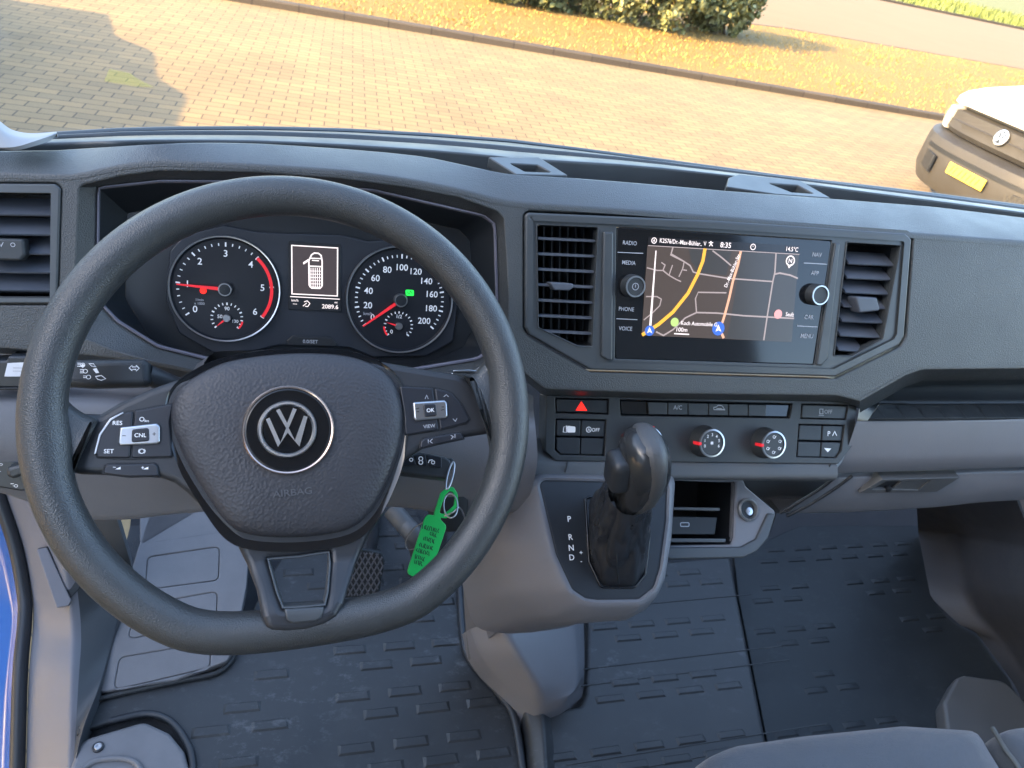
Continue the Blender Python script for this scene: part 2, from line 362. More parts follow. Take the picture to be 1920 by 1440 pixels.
# ---------------- the ground outside ----------------
def ground_mat(name,kind):
    m=bpy.data.materials.new(name); m.use_nodes=True; N=m.node_tree; b=N.nodes['Principled BSDF']; b.inputs['Roughness'].default_value=.85
    g=N.nodes.new('ShaderNodeNewGeometry')
    def noise_(s,d=5,ro=.6):
        n=N.nodes.new('ShaderNodeTexNoise'); n.inputs['Scale'].default_value=s; n.inputs['Detail'].default_value=d; n.inputs['Roughness'].default_value=ro
        N.links.new(g.outputs['Position'],n.inputs['Vector']); return n
    def ramp(src,stops):
        r=N.nodes.new('ShaderNodeValToRGB'); e=r.color_ramp.elements
        while len(e)<len(stops): e.new(.5)
        for i,(p,c) in enumerate(stops): e[i].position=p; e[i].color=(*c,1)
        N.links.new(src,r.inputs[0]); return r
    def mixc(f,a,bb,mode='MIX'):
        x=N.nodes.new('ShaderNodeMix'); x.data_type='RGBA'; x.blend_type=mode
        for i,s in((0,f),(6,a),(7,bb)):
            if hasattr(s,'node'): N.links.new(s,x.inputs[i])
            elif isinstance(s,tuple): x.inputs[i].default_value=(*s,1)
            else: x.inputs[i].default_value=s
        return x.outputs[2]
    if kind=='pave':
        mp=N.nodes.new('ShaderNodeMapping'); mp.inputs['Rotation'].default_value=(0,0,math.radians(3.3))
        N.links.new(g.outputs['Position'],mp.inputs[0])
        br=N.nodes.new('ShaderNodeTexBrick'); br.inputs['Scale'].default_value=1; br.inputs['Brick Width'].default_value=.2; br.inputs['Row Height'].default_value=.1
        br.inputs['Mortar Size'].default_value=.005; br.inputs['Mortar Smooth'].default_value=.3; br.inputs['Color1'].default_value=(.29,.205,.10,1); br.inputs["Color2"].default_value=(.215,.16,.085,1); br.inputs['Mortar'].default_value=(.075,.06,.04,1)
        N.links.new(mp.outputs[0],br.inputs['Vector'])
        n=noise_(1.2,5); n2=noise_(60,4)
        c=mixc(.5,br.outputs['Color'],ramp(n.outputs[0],[(.3,(.62,.62,.62)),(.7,(1,1,1))]).outputs[0],'MULTIPLY')
        c=mixc(.35,c,ramp(n2.outputs[0],[(.3,(.6,.6,.6)),(.7,(1.0,1.0,1.0))]).outputs[0],'MULTIPLY')
        N.links.new(c,b.inputs['Base Color'])
        bp=N.nodes.new('ShaderNodeBump'); bp.inputs['Strength'].default_value=.6; bp.inputs['Distance'].default_value=.006; bp.invert=True
        N.links.new(br.outputs['Fac'],bp.inputs['Height']); N.links.new(bp.outputs[0],b.inputs['Normal'])
    elif kind=='verge':
        n=noise_(2.5,6,.7); n2=noise_(35,5,.7)
        c=mixc(n.outputs[0],(.33,.21,.045),(.25,.17,.045)); c=mixc(ramp(n2.outputs[0],[(.38,(0,0,0)),(.62,(1,1,1))]).outputs[0],(.16,.10,.025),c)
        N.links.new(c,b.inputs['Base Color'])
        bp=N.nodes.new('ShaderNodeBump'); bp.inputs['Strength'].default_value=1; bp.inputs['Distance'].default_value=.04; N.links.new(n2.outputs[0],bp.inputs['Height']); N.links.new(bp.outputs[0],b.inputs['Normal'])
    elif kind=='road':
        n=noise_(.6,5); n2=noise_(90,3)
        c=mixc(n.outputs[0],(.18,.125,.062),(.22,.155,.08)); c=mixc(.4,c,n2.outputs[0],'MULTIPLY'); N.links.new(c,b.inputs['Base Color'])
    elif kind=='kerb':
        mp=N.nodes.new('ShaderNodeMapping'); mp.inputs['Rotation'].default_value=(0,0,math.radians(3.3)); N.links.new(g.outputs['Position'],mp.inputs[0])
        br=N.nodes.new('ShaderNodeTexBrick'); br.offset=0; br.inputs['Scale'].default_value=1; br.inputs['Brick Width'].default_value=.5; br.inputs['Row Height'].default_value=3
        br.inputs['Mortar Size'].default_value=.008; br.inputs['Color1'].default_value=(.085,.07,.055,1); br.inputs['Color2'].default_value=(.065,.055,.045,1); br.inputs['Mortar'].default_value=(.04,.035,.03,1)
        N.links.new(mp.outputs[0],br.inputs['Vector']); n=noise_(40,6,.8)
        c=mixc(.6,br.outputs['Color'],n.outputs[0],'MULTIPLY'); N.links.new(c,b.inputs['Base Color'])
    elif kind=='green':
        n=noise_(4,6,.7); c=mixc(n.outputs[0],(.06,.09,.02),(.16,.15,.04)); N.links.new(c,b.inputs['Base Color'])
    return m
PAVE=ground_mat('paving_blocks','pave'); VERGE=ground_mat('dry_grass','verge'); ROADM=ground_mat('road_surface','road'); KERBM=ground_mat('kerb_stone','kerb'); GREEN=ground_mat('green_grass','green')
def sheet(name,pts,z,m,kind='structure'):
    bm=bmesh.new(); poly_geo(bm,pts)
    for v in bm.verts: v.co.z=z
    for f in bm.faces:
        f.normal_update()
        if f.normal.z<0: f.normal_flip()
    o=fin(name,bm,m,None,None,None); o['kind']=kind; return o
sheet('ground',[(-1500,-1500),(1500,-1500),(1500,1500),(-1500,1500)],-.012,GREEN)
def ky(x): return 9.55-.0576*x     # kerb line
sheet('paving',[(-30,-20),(40,-20),(40,ky(40)),(-30,ky(-30))],0,PAVE)
vedge=[(-30,9.6),(-10,11.0),(0,12.5),(5,14.1),(10.4,15.9),(17.8,16.5),(40,17.0)]
sheet('road',[(-60,5),(0,11),(40,12),(300,12),(300,36),(26,34),(-60,26)],-.004,ROADM)
# kerb: stones with a top
kb=bmesh.new()
def kerb_strip(bm,line,wd,h):
    rows=[]
    for x,y in line:
        rows.append([bm.verts.new(p) for p in((x,y,-.02),(x,y,h-.015),(x,y+.015,h),(x,y+wd,h),(x,y+wd+.01,-.02))])
    for a,b in zip(rows,rows[1:]):
        for i in range(4): bm.faces.new((a[i],b[i],b[i+1],a[i+1]))
kerb_strip(kb,[(x,ky(x)) for x in range(-30,41,2)],.13,.075)
bmesh.ops.recalc_face_normals(kb,faces=kb.faces)
o=fin('kerb',kb,KERBM,None,None,30); tag(o,'long dark kerb between the brick paving and the dry verge','kerb','kerbs outside')
kb=bmesh.new(); kerb_strip(kb,vedge[1:],.10,.06); bmesh.ops.recalc_face_normals(kb,faces=kb.faces)
o=fin('kerb',kb,KERBM,None,None,30); tag(o,'far thin kerb between the yellow verge and the road','kerb','kerbs outside')
kb=bmesh.new(); kerb_strip(kb,[(-20,29.8),(26,33.8),(60,33.2),(200,33)],.15,.10); bmesh.ops.recalc_face_normals(kb,faces=kb.faces)
o=fin('kerb',kb,KERBM,None,None,30); tag(o,'farthest kerb on the other side of the road by green grass','kerb','kerbs outside')
# verge: a slightly uneven soil sheet and blades
bm=bmesh.new(); NXV=70
import bisect
def vy(x):
    for (x0,y0),(x1,y1) in zip(vedge,vedge[1:]):
        if x0<=x<=x1: return y0+(y1-y0)*(x-x0)/(x1-x0)
    return 17
rows=[]
for i in range(NXV+1):
    x=-12+i*(52/NXV); y0=ky(x)+.13; y1=max(vy(x),y0+.05)
    rows.append([bm.verts.new((x,y0+(y1-y0)*j/12,.055+.03*noise.noise(V((x*1.3,y0+(y1-y0)*j/12,0)))*(0 if j in(0,12) else 1)+(.0 if j else 0))) for j in range(13)])
for a,b in zip(rows,rows[1:]):
    for j in range(12): bm.faces.new((a[j],b[j],b[j+1],a[j+1]))
o=fin('verge',bm,VERGE,None,None,60); o['kind']='structure'
BLD=mat('grass_blades',(.34,.21,.05),.7,var=.35,vs=3)
bm=bmesh.new()
for i in range(16000):
    x=random.uniform(-4,17); y0=ky(x)+.16; y1=vy(x)-.05
    if y1<=y0: continue
    y=random.uniform(y0,y1)
    if random.random()<.35 and noise.noise(V((x*.9,y*.9,3)))<-.1: continue
    z=.045; a=random.uniform(0,6.28); h=random.uniform(.02,.055); l=random.uniform(.006,.014); dx,dy=math.cos(a),math.sin(a); b=random.uniform(-.04,.04)
    v=[bm.verts.new(p) for p in((x-dx*l,y-dy*l,z),(x+dx*l,y+dy*l,z),(x+b,y+b*.6,z+h))]; bm.faces.new(v)
o=fin('dry_grass',bm,BLD,None,None,None,weld=False); tag(o,'straw yellow dry grass covering the verge','grass',kind='stuff')
GBL=mat('green_blades',(.10,.13,.03),.7,var=.35,vs=2)
bm=bmesh.new()
for i in range(9000):
    x=random.uniform(24,60); y=random.uniform(34.2,46); a=random.uniform(0,6.28); h=random.uniform(.1,.4); l=random.uniform(.03,.08); dx,dy=math.cos(a),math.sin(a)
    v=[bm.verts.new(p) for p in((x-dx*l,y-dy*l,0),(x+dx*l,y+dy*l,0),(x+random.uniform(-.1,.1),y,h))]; bm.faces.new(v)
o=fin('far_grass',bm,GBL,None,None,None,weld=False); tag(o,'green grass on the far side of the road','grass',kind='stuff')
# bush
LEAFM=mat('bush_leaves',(.16,.165,.06),.55,var=.5,vs=4); TWIG=mat('bush_twigs',(.12,.08,.045),.8)
def bush(label,blobs,nl,group,seed):
    random.seed(seed)
    bx,by=blobs[0][0],blobs[0][1]
    t=thing('bush',label,'bush',(bx,by,.05),group)
    bm=bmesh.new()
    for _ in range(nl):
        cx,cy,cz,rx,ry,rz=random.choice(blobs)
        d=V((random.gauss(0,1),random.gauss(0,1),random.gauss(0,1))).normalized()*(random.random()**.35)
        k=1+.35*noise.noise(V((d.x*2.3+cx,d.y*2.3,d.z*2.3)))+.15*noise.noise(V((d.x*7+cx,d.y*7,d.z*7)))
        p=V((cx+d.x*rx*k,cy+d.y*ry*k,cz+d.z*rz*k))
        if p.z<.06 or noise.noise(V((p.x*2.6,p.y*2.6,p.z*2.6)))<-.10: continue
        s=random.uniform(.035,.08); q=V((random.gauss(0,1),random.gauss(0,1),random.gauss(0,1))).normalized(); a=q.orthogonal().normalized(); b=q.cross(a)
        vs=[bm.verts.new(p+a*s),bm.verts.new(p+b*s*.55+q*s*.15),bm.verts.new(p-a*s*.8),bm.verts.new(p-b*s*.55+q*s*.15)]; bm.faces.new(vs)
    fin('foliage',bm,LEAFM,t,None,None,weld=False)
    bm=bmesh.new()
    for i in range(46):
        cx,cy,cz,rx,ry,rz=random.choice(blobs); b0=V((cx+random.uniform(-.3,.3)*rx,cy+random.uniform(-.3,.3)*ry,.04)); e=V((cx+random.uniform(-.9,.9)*rx,cy+random.uniform(-.9,.9)*ry,cz+random.uniform(.1,.9)*rz))
        s=.012
        for ax in(V((1,0,0)),V((0,1,0))):
            vs=[bm.verts.new(b0-ax*s),bm.verts.new(b0+ax*s),bm.verts.new(e+ax*s*.2),bm.verts.new(e-ax*s*.2)]; bm.faces.new(vs)
    fin('stem',bm,TWIG,t,None,None,weld=False)
bush('wide leafy bush on the verge in front of the road, its shadow to the right',[(5.6,12.7,.75,1.0,.75,.85),(6.5,13.2,.8,1.0,.7,.9),(4.6,12.8,.7,.9,.6,.9),(7.3,13.5,.6,.7,.6,.7),(3.7,12.7,.7,.8,.5,.9),(5.3,13.2,1.2,1.3,.7,.9)],34000,'bushes on the verge',3)
bush('sparse yellowish shrub at the left end of the wide bush',[(2.9,12.7,.6,.75,.5,.8),(2.3,12.9,.5,.6,.4,.7)],7000,'bushes on the verge',5)
random.seed(11)
# ---------------- parked white van (right edge) ----------------
VW_W=mat('white_car_paint',(.74,.74,.72),.25,coat=.5); VPL=mat('grey_bumper_plastic',(.034,.033,.032),.6,var=.12,vs=6); LENS=mat('lamp_lens',(.62,.62,.60),.12,coat=.8)
PLY=mat('yellow_glare_plate',(.62,.44,.06),.4); TYRE=mat('tyre',(.02,.02,.02),.8); DGL=mat('tinted_glass',(.02,.025,.03),.05)  # yellow glare on the number plate put into its colour
vt=thing('parked_van','white van with grey plastic bumper parked at the right edge of the paving','van',(7.6,4.95,0),'parked vehicles')
def vpt(x,y,z):   # body sweep: nose swept back to the corners
    s=(y-4.95)/1.02; k=max(0,1-(x-5.3)/1.2)
    return V((x+.42*abs(s)**3.2*k,y,z))
def vskin(name,prof,ys,m,par,off=0,sx=40):
    bm=bmesh.new(); rows=[]
    for y in ys:
        s=abs((y-4.95)/1.02)
        rows.append([bm.verts.new(vpt(x-off,y,z-.05*s**3*(1 if z>.7 else 0))) for x,z in prof])
    for a,b in zip(rows,rows[1:]):
        for i in range(len(prof)-1): bm.faces.new((a[i],a[i+1],b[i+1],b[i]))
    if True:
        for row in(rows[0],rows[-1]):
            try: bm.faces.new(row)
            except Exception: pass
    bmesh.ops.recalc_face_normals(bm,faces=bm.faces)
    return fin(name,bm,m,par,None,sx)
Y0,Y1=3.93,5.97
ys=[Y0+(Y1-Y0)*i/40 for i in range(41)]
vskin('body',[(5.62,.80),(5.50,.84),(5.52,.89),(5.62,.935),(5.9,.985),(6.55,1.06),(7.25,1.72),(7.6,1.80),(9.6,1.82),(9.9,1.1),(9.9,.3),(5.9,.3)],ys,VW_W,vt)
bump_=vskin('bumper',[(5.62,.13),(5.42,.15),(5.34,.27),(5.34,.50),(5.36,.56),(5.47,.585),(5.62,.59)],ys,VPL,vt,0)
vskin('grille',[(5.62,.60),(5.50,.60),(5.465,.64),(5.475,.70),(5.47,.712),(5.485,.72),(5.49,.79),(5.62,.80)],ys,VPL,vt,0)
for s in(-1,1):
    yy=[4.95+s*(.70+.30*i/8) for i in range(9)]
    h=vskin('headlight',[(5.60,.60),(5.455,.61),(5.45,.70),(5.475,.80),(5.60,.815)],yy,LENS if s>0 else LENS,vt,.008)
ef=Fr((5.452,4.95,.73),14,yaw=-90); ef.C=V((5.452,4.95,.735))
em=lathe('emblem',ef,[(.062,-.01),(.062,.006),(.052,.008),(.050,.003),(0.001,.003)],CHR,vt,32)
def vwlogo(name,fr,R,w,th,m,par,rot=0):
    """V over W inside a ring, strokes as bevelled bars"""
    bars=[[(-.34,.84),(0,.10),(.34,.84)],[(-.76,.50),(-.36,-.62),(0,.02),(.36,-.62),(.76,.50)]]
    bm=bmesh.new()
    for b in bars:
        P=[V((x*R*.93,y*R*.93)) for x,y in b]; t0=bm.verts[:]
        rib_geo(bm,P,R*.15)
    for v in bm.verts: v.co.z=0
    r=bmesh.ops.extrude_face_region(bm,geom=bm.faces[:]); 
    for v in r['geom']:
        if isinstance(v,bmesh.types.BMVert): v.co.z=th
    bmesh.ops.recalc_face_normals(bm,faces=bm.faces)
    o=fin(name,bm,m,par,fr.M(w)@Matrix.Rotation(math.radians(rot),4,'Z'),None,weld=False); return o
vwlogo('letter_bars',ef,.054,.003,.004,CHR,em); lathe('emblem_core',ef,[(.049,.0031),(.0005,.0032)],BLK,em,24,capend=False)
vskin('air_intake',[(5.36,.455),(5.334,.46),(5.334,.492),(5.36,.497)],[4.95+1.3*(i/20-.5) for i in range(21)],BLK,vt,0)
npf=Fr((5.315,4.95,.40),0,yaw=-90)
plm=plate('number_plate',npf,[(-.21,-.045),(.21,-.045),(.21,.045),(-.21,.045)],0,.012,PLY,vt,px=False,bevel=.002)
marks('plate_marks',npf,[('l',[(x-.012,-.03),(x+.012,.03)],.012) for x in(-.16,-.12,-.06,-.01,.04,.09,.14)],.0125,mat('plate_black',(.08,.06,.02),.5),plm,px=False)
# bumper mesh inserts and fog openings
for yy in(5.5,4.4):
    gf=Fr((5.36,yy,.36),0,yaw=-90+(-28 if yy>5 else 28)); gf.C=vpt(5.335,yy,.36)
    gi=plate('grille_insert',gf,[(-.15,-.07),(.15,-.07),(.15,.07),(-.10,.07)],-.02,.006,BLK,vt,px=False,bevel=.004)
    marks('mesh_pattern',gf,[('l',[(-.15+.04*i,-.065),(-.11+.04*i,.065)],.006) for i in range(7)]+[('l',[(-.11+.04*i,-.065),(-.15+.04*i,.065)],.006) for i in range(7)],.0065,VPL,gi,px=False)
for wx in(6.3,9.0):
    for wy in(4.10,5.80):
        wf=Fr((wx,wy,.32),0,yaw=0 if wy<5 else 180)
        wo=lathe('wheel',wf,[(.20,-.06),(.32,-.06),(.325,0),(.32,.06),(.22,.075)],TYRE,vt,32); lathe('wheel_rim',wf,[(.2,.05),(.19,.07),(.05,.06),(.01,.065)],SIL,wo,24)
wsf=[vpt(6.56,y,1.075) for y in(4.25,4.95,5.65)],[vpt(7.2,y,1.70) for y in(4.35,4.95,5.55)]
skin('windscreen',wsf,DGL,vt,n=12,thick=.01)
# ---------------- tall vehicle added out of frame, shaped to shade this cab and the paving ----------------
tt=thing('shade_lorry','tall lorry added on the left outside the view to shade the cab','lorry',(-4.3,-2,0),'parked vehicles')
x0,x1=-5.2,-3.1
def prism(name,prof,xa,xb,m,par,bev=.03):
    bm=bmesh.new(); a=[bm.verts.new((xa,y,z)) for y,z in prof]; b=[bm.verts.new((xb,y,z)) for y,z in prof]
    n=len(prof); bm.faces.new(a); bm.faces.new(b)
    for i in range(n): bm.faces.new((a[i],a[(i+1)%n],b[(i+1)%n],b[i]))
    bmesh.ops.recalc_face_normals(bm,faces=bm.faces)
    if bev: bmesh.ops.bevel(bm,geom=bm.edges[:],offset=bev,segments=2,affect='EDGES')
    return fin(name,bm,m,par,None,35)
LBX=mat('shade_lorry_panel',(.42,.44,.47),.5,var=.05,vs=2)
prism('shade_lorry_box',[(-6.5,.9),(2.6,.9),(2.6,3.9),(-6.5,3.9)],x0,x1,LBX,tt)  # box height set to keep the low sun off the dash
prism('shade_lorry_cab',[(2.65,.45),(7.3,.35),(7.75,.45),(7.75,.7),(6.9,.79),(6.5,.95),(5.75,1.0),(5.3,1.12),(4.3,1.12),(3.3,2.3),(2.65,2.4)],x0,x1,LBX,tt,.05)
for wy in(-4.5,3.4):
    for wx in(x0+.15,x1-.15):
        wf=Fr((wx,wy,.45),0,yaw=90 if wx>-4 else -90)
        lathe('wheel',wf,[(.2,-.12),(.44,-.12),(.45,0),(.44,.12),(.25,.14)],TYRE,tt,32)  # wheels of the added shade lorry

FY=bpy.data.materials.new('yellow_reflection'); FY.use_nodes=True; N=FY.node_tree; b=N.nodes['Principled BSDF']; b.inputs['Base Color'].default_value=(.55,.50,.04,1); b.inputs['Roughness'].default_value=.8; b.inputs['Alpha'].default_value=.2  # windscreen reflection laid on the paving as a translucent yellow sheet
o=sheet('yellow_reflection_patch',[tuple(at(px,py,'z',.004)[:2]) for px,py in((205,129),(243,137),(262,150),(290,164),(255,162),(195,152))],.004,FY); del o['kind']; tag(o,'faint yellow windscreen reflection laid on the shaded paving at the upper left','reflection patch')
# =====================================================================
#                           CAB INTERIOR
# =====================================================================
Z=lambda d:CAMZ+d
S=Fr((.459,.653,Z(-.338)),25)            # main dash face
FLZ=Z(-1.10)
# ---------------- dashboard body ----------------
dash=thing('dashboard','dark grained dashboard with light grey lower half spanning the cab','dashboard',(.4,.75,Z(-.5)))
TT=[(-90,322),(0,323),(70,326),(140,327),(180,319),(215,310),(290,301),(450,306),(640,318),(750,332),(850,350),(945,376),(1000,381),(1150,391),(1300,402),(1500,418),(1700,436),(1920,452),(2060,462),(2360,490)]
RR=[(-90,282),(0,280),(110,279),(220,272),(300,266),(375,264),(500,267),(700,281),(800,292),(950,324),(1060,330),(1210,342),(1360,356),(1560,371),(1760,387),(1920,407),(2060,425),(2360,468)]
BB=[(-90,270),(0,270),(110,268),(220,264),(300,262),(450,262.5),(600,268),(700,274),(800,281),(900,289),(960,296),(1200,310),(1500,343),(1800,382),(1920,398),(2060,420),(2360,465)]
AA=[(-90,262),(0,258),(110,250),(220,243),(330,240),(500,239),(650,243),(800,251),(950,262),(1100,280),(1300,307),(1500,334),(1700,356),(1920,385),(2060,405),(2360,457)]
def X3(l,f): return [f(p) for p in l]
def interp(l,x):
    for a,b in zip(l,l[1:]):
        if a[0]<=x<=b[0]: return a[1]+(b[1]-a[1])*(x-a[0])/(b[0]-a[0])
    return l[-1][1]
xs=[-90,-40,0,40,80,110,135,160,190,220,255,290,340,400,480,560,650,730,800,870,930,960,1000,1080,1160,1250,1350,1450,1550,1650,1750,1850,1920,2000,2060,2150,2250,2350]
T3=[S.at(x,interp(TT,x),0) for x in xs]
T3b=[S.at(x,interp(TT,x)+10,.0006) for x in xs]
T3=[S.at(x,interp(TT,x),.0006) for x in xs]
def rz(x): return -.274+(.022*max(0,min(1,(x-150)/140)))
R3=[at(x,interp(RR,x),'z',Z(rz(x))) for x in xs]
B3=[at(x,interp(BB,x),'z',Z(min(-.268,rz(x)-.003))) for x in xs]
A3=[at(x,interp(AA,x)+3,'z',Z(-.288)) for x in xs]
B3=[V((b.x,max(b.y,r.y+(.0015 if x<120 or x>300 else .004)),b.z)) for b,r,x in zip(B3,R3,xs)]
R3d=[p+V((0,.004,-.045)) for p in R3]; B3d=[p+V((0,-.002,-.035)) for p in B3]
skin('upper_pad',[T3b,T3,R3,[p+V((0,.004,-.05)) for p in R3]],PAD,dash,n=110,r=[0,.010,.004,0],sm=False)
def mid(a,b,t,dz=0): return [p.lerp(q,t)+V((0,0,dz)) for p,q in zip(a,b)]
skin('storage_tray',[[p+V((0,.004,-.05)) for p in R3],R3d,B3d],BLK,dash,n=110,r=.002,sm=False)
skin('cowl_ledge',[B3d,B3,mid(B3,A3,.30,.002),mid(B3,A3,.36,-.006),mid(B3,A3,.44,-.006),mid(B3,A3,.5,.004),mid(B3,A3,.93,0),A3],TRIM,dash,n=110,r=.003,sm=False)
skin('windscreen_seal',[[p+V((0,-.006,.002)) for p in A3],[p+V((0,.0,.003)) for p in A3],[p+V((0,.006,.002)) for p in A3],[p+V((0,.02,-.03)) for p in A3]],RUB,dash,n=110,r=.002,sm=False)
# dark plastic cowl and bonnet strip below the glass outside
# main face with openings
CL=[(150,349),(225,331),(300,321),(480,324),(640,336),(760,352),(860,371),(932,397),(944,410),(953,560),(950,640),(935,662),(884,697),(700,722),(520,715),(400,700),(330,688),(215,655),(150,628),(140,600)]
CP=[(982,402),(990,395),(1340,410),(1700,435),(1713,447),(1699,632),(1688,650),(1567,710),(1106,697),(990,630),(982,615)]
LV=[(-80,342),(104,343),(115,352),(108,560),(98,571),(-80,571)]
pad_out=[(x,interp(TT,x)+4) for x in xs]+[(2350,692),(1920,690),(1730,692),(1700,702),(1612,752),(1570,741),(1240,737),(1020,729),(985,700),(960,690),(930,705),(884,716),(700,745),(520,740),(400,712),(340,694),(220,672),(140,662),(60,656),(0,651),(-90,648)]
plate('front_face',S,pad_out,-.02,0,PAD,dash,[CL,CP,LV],bevel=.002,hr=.006,res=3)
# rounded lower lip of the pad, turned under
lip=[(-90,648),(0,651),(60,656),(140,662),(220,672),(340,694),(400,712)]
skin('lower_lip',[[S.at(x,y-6,.0005) for x,y in lip],[S.at(x,y+2,.0005) for x,y in lip],[S.at(x,y+12,-.03) for x,y in lip]],PAD,dash,n=40,r=.004)
lip=[(985,700),(1020,729),(1240,737),(1570,741),(1612,752)]
skin('lower_lip',[[S.at(x,y-6,.0005) for x,y in lip],[S.at(x,y+1,.0005) for x,y in lip],[S.at(x,y+14,-.06) for x,y in lip]],PAD,dash,n=60,r=.004,sm=False)
lip=[(1612,752),(1700,702),(1730,692),(1920,690),(2350,689)]
skin('lower_lip',[[S.at(x,y-5,.0005) for x,y in lip],[S.at(x,y+1,.0005) for x,y in lip],[S.at(x,y+22,-.05) for x,y in lip]],PAD,dash,n=60,r=.004,sm=False)
# tray brackets in the top storage slot
def bracket(outer,hole,fr,label):
    o=plate('tray_bracket',fr,outer,-.012,0,TRIM,dash,[hole],bevel=.0015,hr=.002,r=.002); return o
bf=Fr((.35,.78,Z(-.256)),90-4)
bracket([(915,294),(1010,294),(1066,329),(968,327)],[(955,306),(1008,309),(1034,323),(984,321)],bf,'')
bf2=Fr((.8,.80,Z(-.258)),86)
bracket([(1366,333),(1385,326),(1500,338),(1558,371),(1455,364),(1362,350)],[(1440,343),(1496,347),(1526,363),(1484,360)],bf2,'')
# small slot line on the left ledge
# light grey lower dash: driver's side
def yz(pts,y,dz=0): return [at(p[0],p[1],'y',y)+V((0,0,dz)) for p in pts]
L1=yz([(-90,664),(0,664),(200,672),(420,685),(700,700),(900,705),(1000,742)],.645)
L2=yz([(-90,730),(0,731),(150,735),(400,745),(700,748),(1000,768)],.628)
L3=yz([(-90,742),(0,743),(150,750),(400,765),(700,770),(1003,790)],.600)
L4=yz([(-90,835),(0,840),(200,860),(500,868),(800,868),(1010,868)],.575)
L5=yz([(-90,905),(0,925),(60,945),(150,972),(240,974),(350,962),(620,945),(760,952),(870,966),(985,960)],.575)
L6=[p+V((0,.012,-.012)) for p in L5]; L7=[p+V((0,.22,-.02)) for p in L5]
skin('lower_panel',[L1,L2,L3,L4,L5,L6,L7],GREY,dash,n=90,r=[0,.006,.012,.03,.008,.006,0],smooth=50)
# passenger side: shelf, band, glovebox lid
g1=yz([(1607,789),(1750,788),(1920,785),(2350,783)],.620)
g0=yz([(1613,757),(1750,757),(1920,756),(2350,755)],.685)
gb=yz([(1650,728),(1750,722),(1920,720),(2350,718)],.690)
gt=yz([(1700,700),(1760,693),(1920,691),(2350,690)],.630)
skin('shelf',[g1,g0,gb,gt],PADS,dash,n=40,r=[0,.008,.006,0],sm=False)
g2=yz([(1580,866),(1750,862),(1920,856),(2350,852)],.603)
g3=yz([(1562,893),(1750,886),(1920,880),(2350,876)],.603)
skin('shelf_band',[yz([(1607,786),(1750,785),(1920,782),(2350,780)],.628),g1,g2,[p+V((0,.004,-.002)) for p in g3],[p+V((0,.05,-.004)) for p in g3]],GREY,dash,n=40,r=[0,.004,.01,.006,0],sm=False)
g4=yz([(1562,896),(1750,889),(1920,883),(2350,879)],.616)
g5=yz([(1515,935),(1750,925),(1920,915),(2350,910)],.612)
g6=yz([(1468,966),(1600,964),(1750,955),(1920,941),(2350,930)],.622)
lid=skin('glovebox_lid',[[p+V((0,.03,0)) for p in g4],g4,g5,g6,[p+V((0,.16,-.01)) for p in g6]],GREY,dash,n=60,r=[0,.004,.02,.01,0])
# ribbed rubber insert on the shelf
shf=Fr(g1[1]+V((0,.02,.004)),86)
rib=plate('rubber_insert',shf,[(1630,784),(2340,781),(2340,757),(1648,758)],-.002,.003,MATD,dash,bevel=.001)
marks('rib',shf,[('l',[(1640+38*i,757),(1662+38*i,784)],1.6) for i in range(11)],.0036,DKP,rib)
# glovebox pull
gf=Fr(g5[1],-6); gf.C=at(1740,912,'y',.610)
pull=plate('glovebox_pull',gf,[(1612,925),(1655,899),(1800,896),(1756,923)],-.012,.003,GREYD,lid,[[(1634,918),(1662,903),(1745,901),(1722,919)]],bevel=.001)
plate('pull_recess',gf,[(1616,924),(1655,901),(1796,898),(1756,922)],-.004,-.002,BLK,pull,bevel=.0005)
plate('pull_flap',gf,[(1668,921),(1690,903),(1744,901),(1722,919)],-.002,.001,GREYD,pull,bevel=.0005)
lk=lathe('lock_barrel',gf.sub(1664,915,.0),[(.0045,-.002),(.0045,.004),(.003,.005),(.0005,.005)],BLK,pull,20)
# seam grooves curving from the glovebox corner
for a in([(1570,892),(1540,915),(1500,940),(1462,962)],[(1598,892),(1570,913),(1520,945),(1475,968)]):
    P=yz(a,.606); tube('seam',cat3(P,4),.0022,BLK,dash)
# strip below the switch panel and knee bolster behind the cubby
S1=Fr((.4,.640,Z(-.485)),33)
s1=[S1.at(x,y,.004) for x,y in[(988,862),(1040,869),(1300,871),(1570,874)]]
s2=[p+V((0,-.012,-.012)) for p in s1]
s3=yz([(975,893),(1040,899),(1300,901),(1548,904)],.592)
skin('switch_strip',[[p+V((0,.03,.01)) for p in s1],s1,s2,s3,[p+V((0,.05,-.006)) for p in s3]],GREYD,dash,n=40,r=[0,.003,.008,.005,0],sm=False)
k1=yz([(1380,900),(1560,900)],.645); k2=yz([(1385,935),(1530,930)],.66); k3=yz([(1440,968),(1480,966)],.63)
skin('knee_bolster',[k1,k2,k3,[p+V((0,.1,-.01)) for p in k3]],GREYD,dash,n=12,r=.008,sm=False)
for a in([(1064,866),(1062,876),(1056,896)],[(1558,869),(1552,880),(1543,899)]):
    P=[S1.at(a[0][0],a[0][1],.0045),at(*a[1],'y',.594),at(*a[2],'y',.5915)]; tube('seam',P,.0009,BLK,dash,n=6)
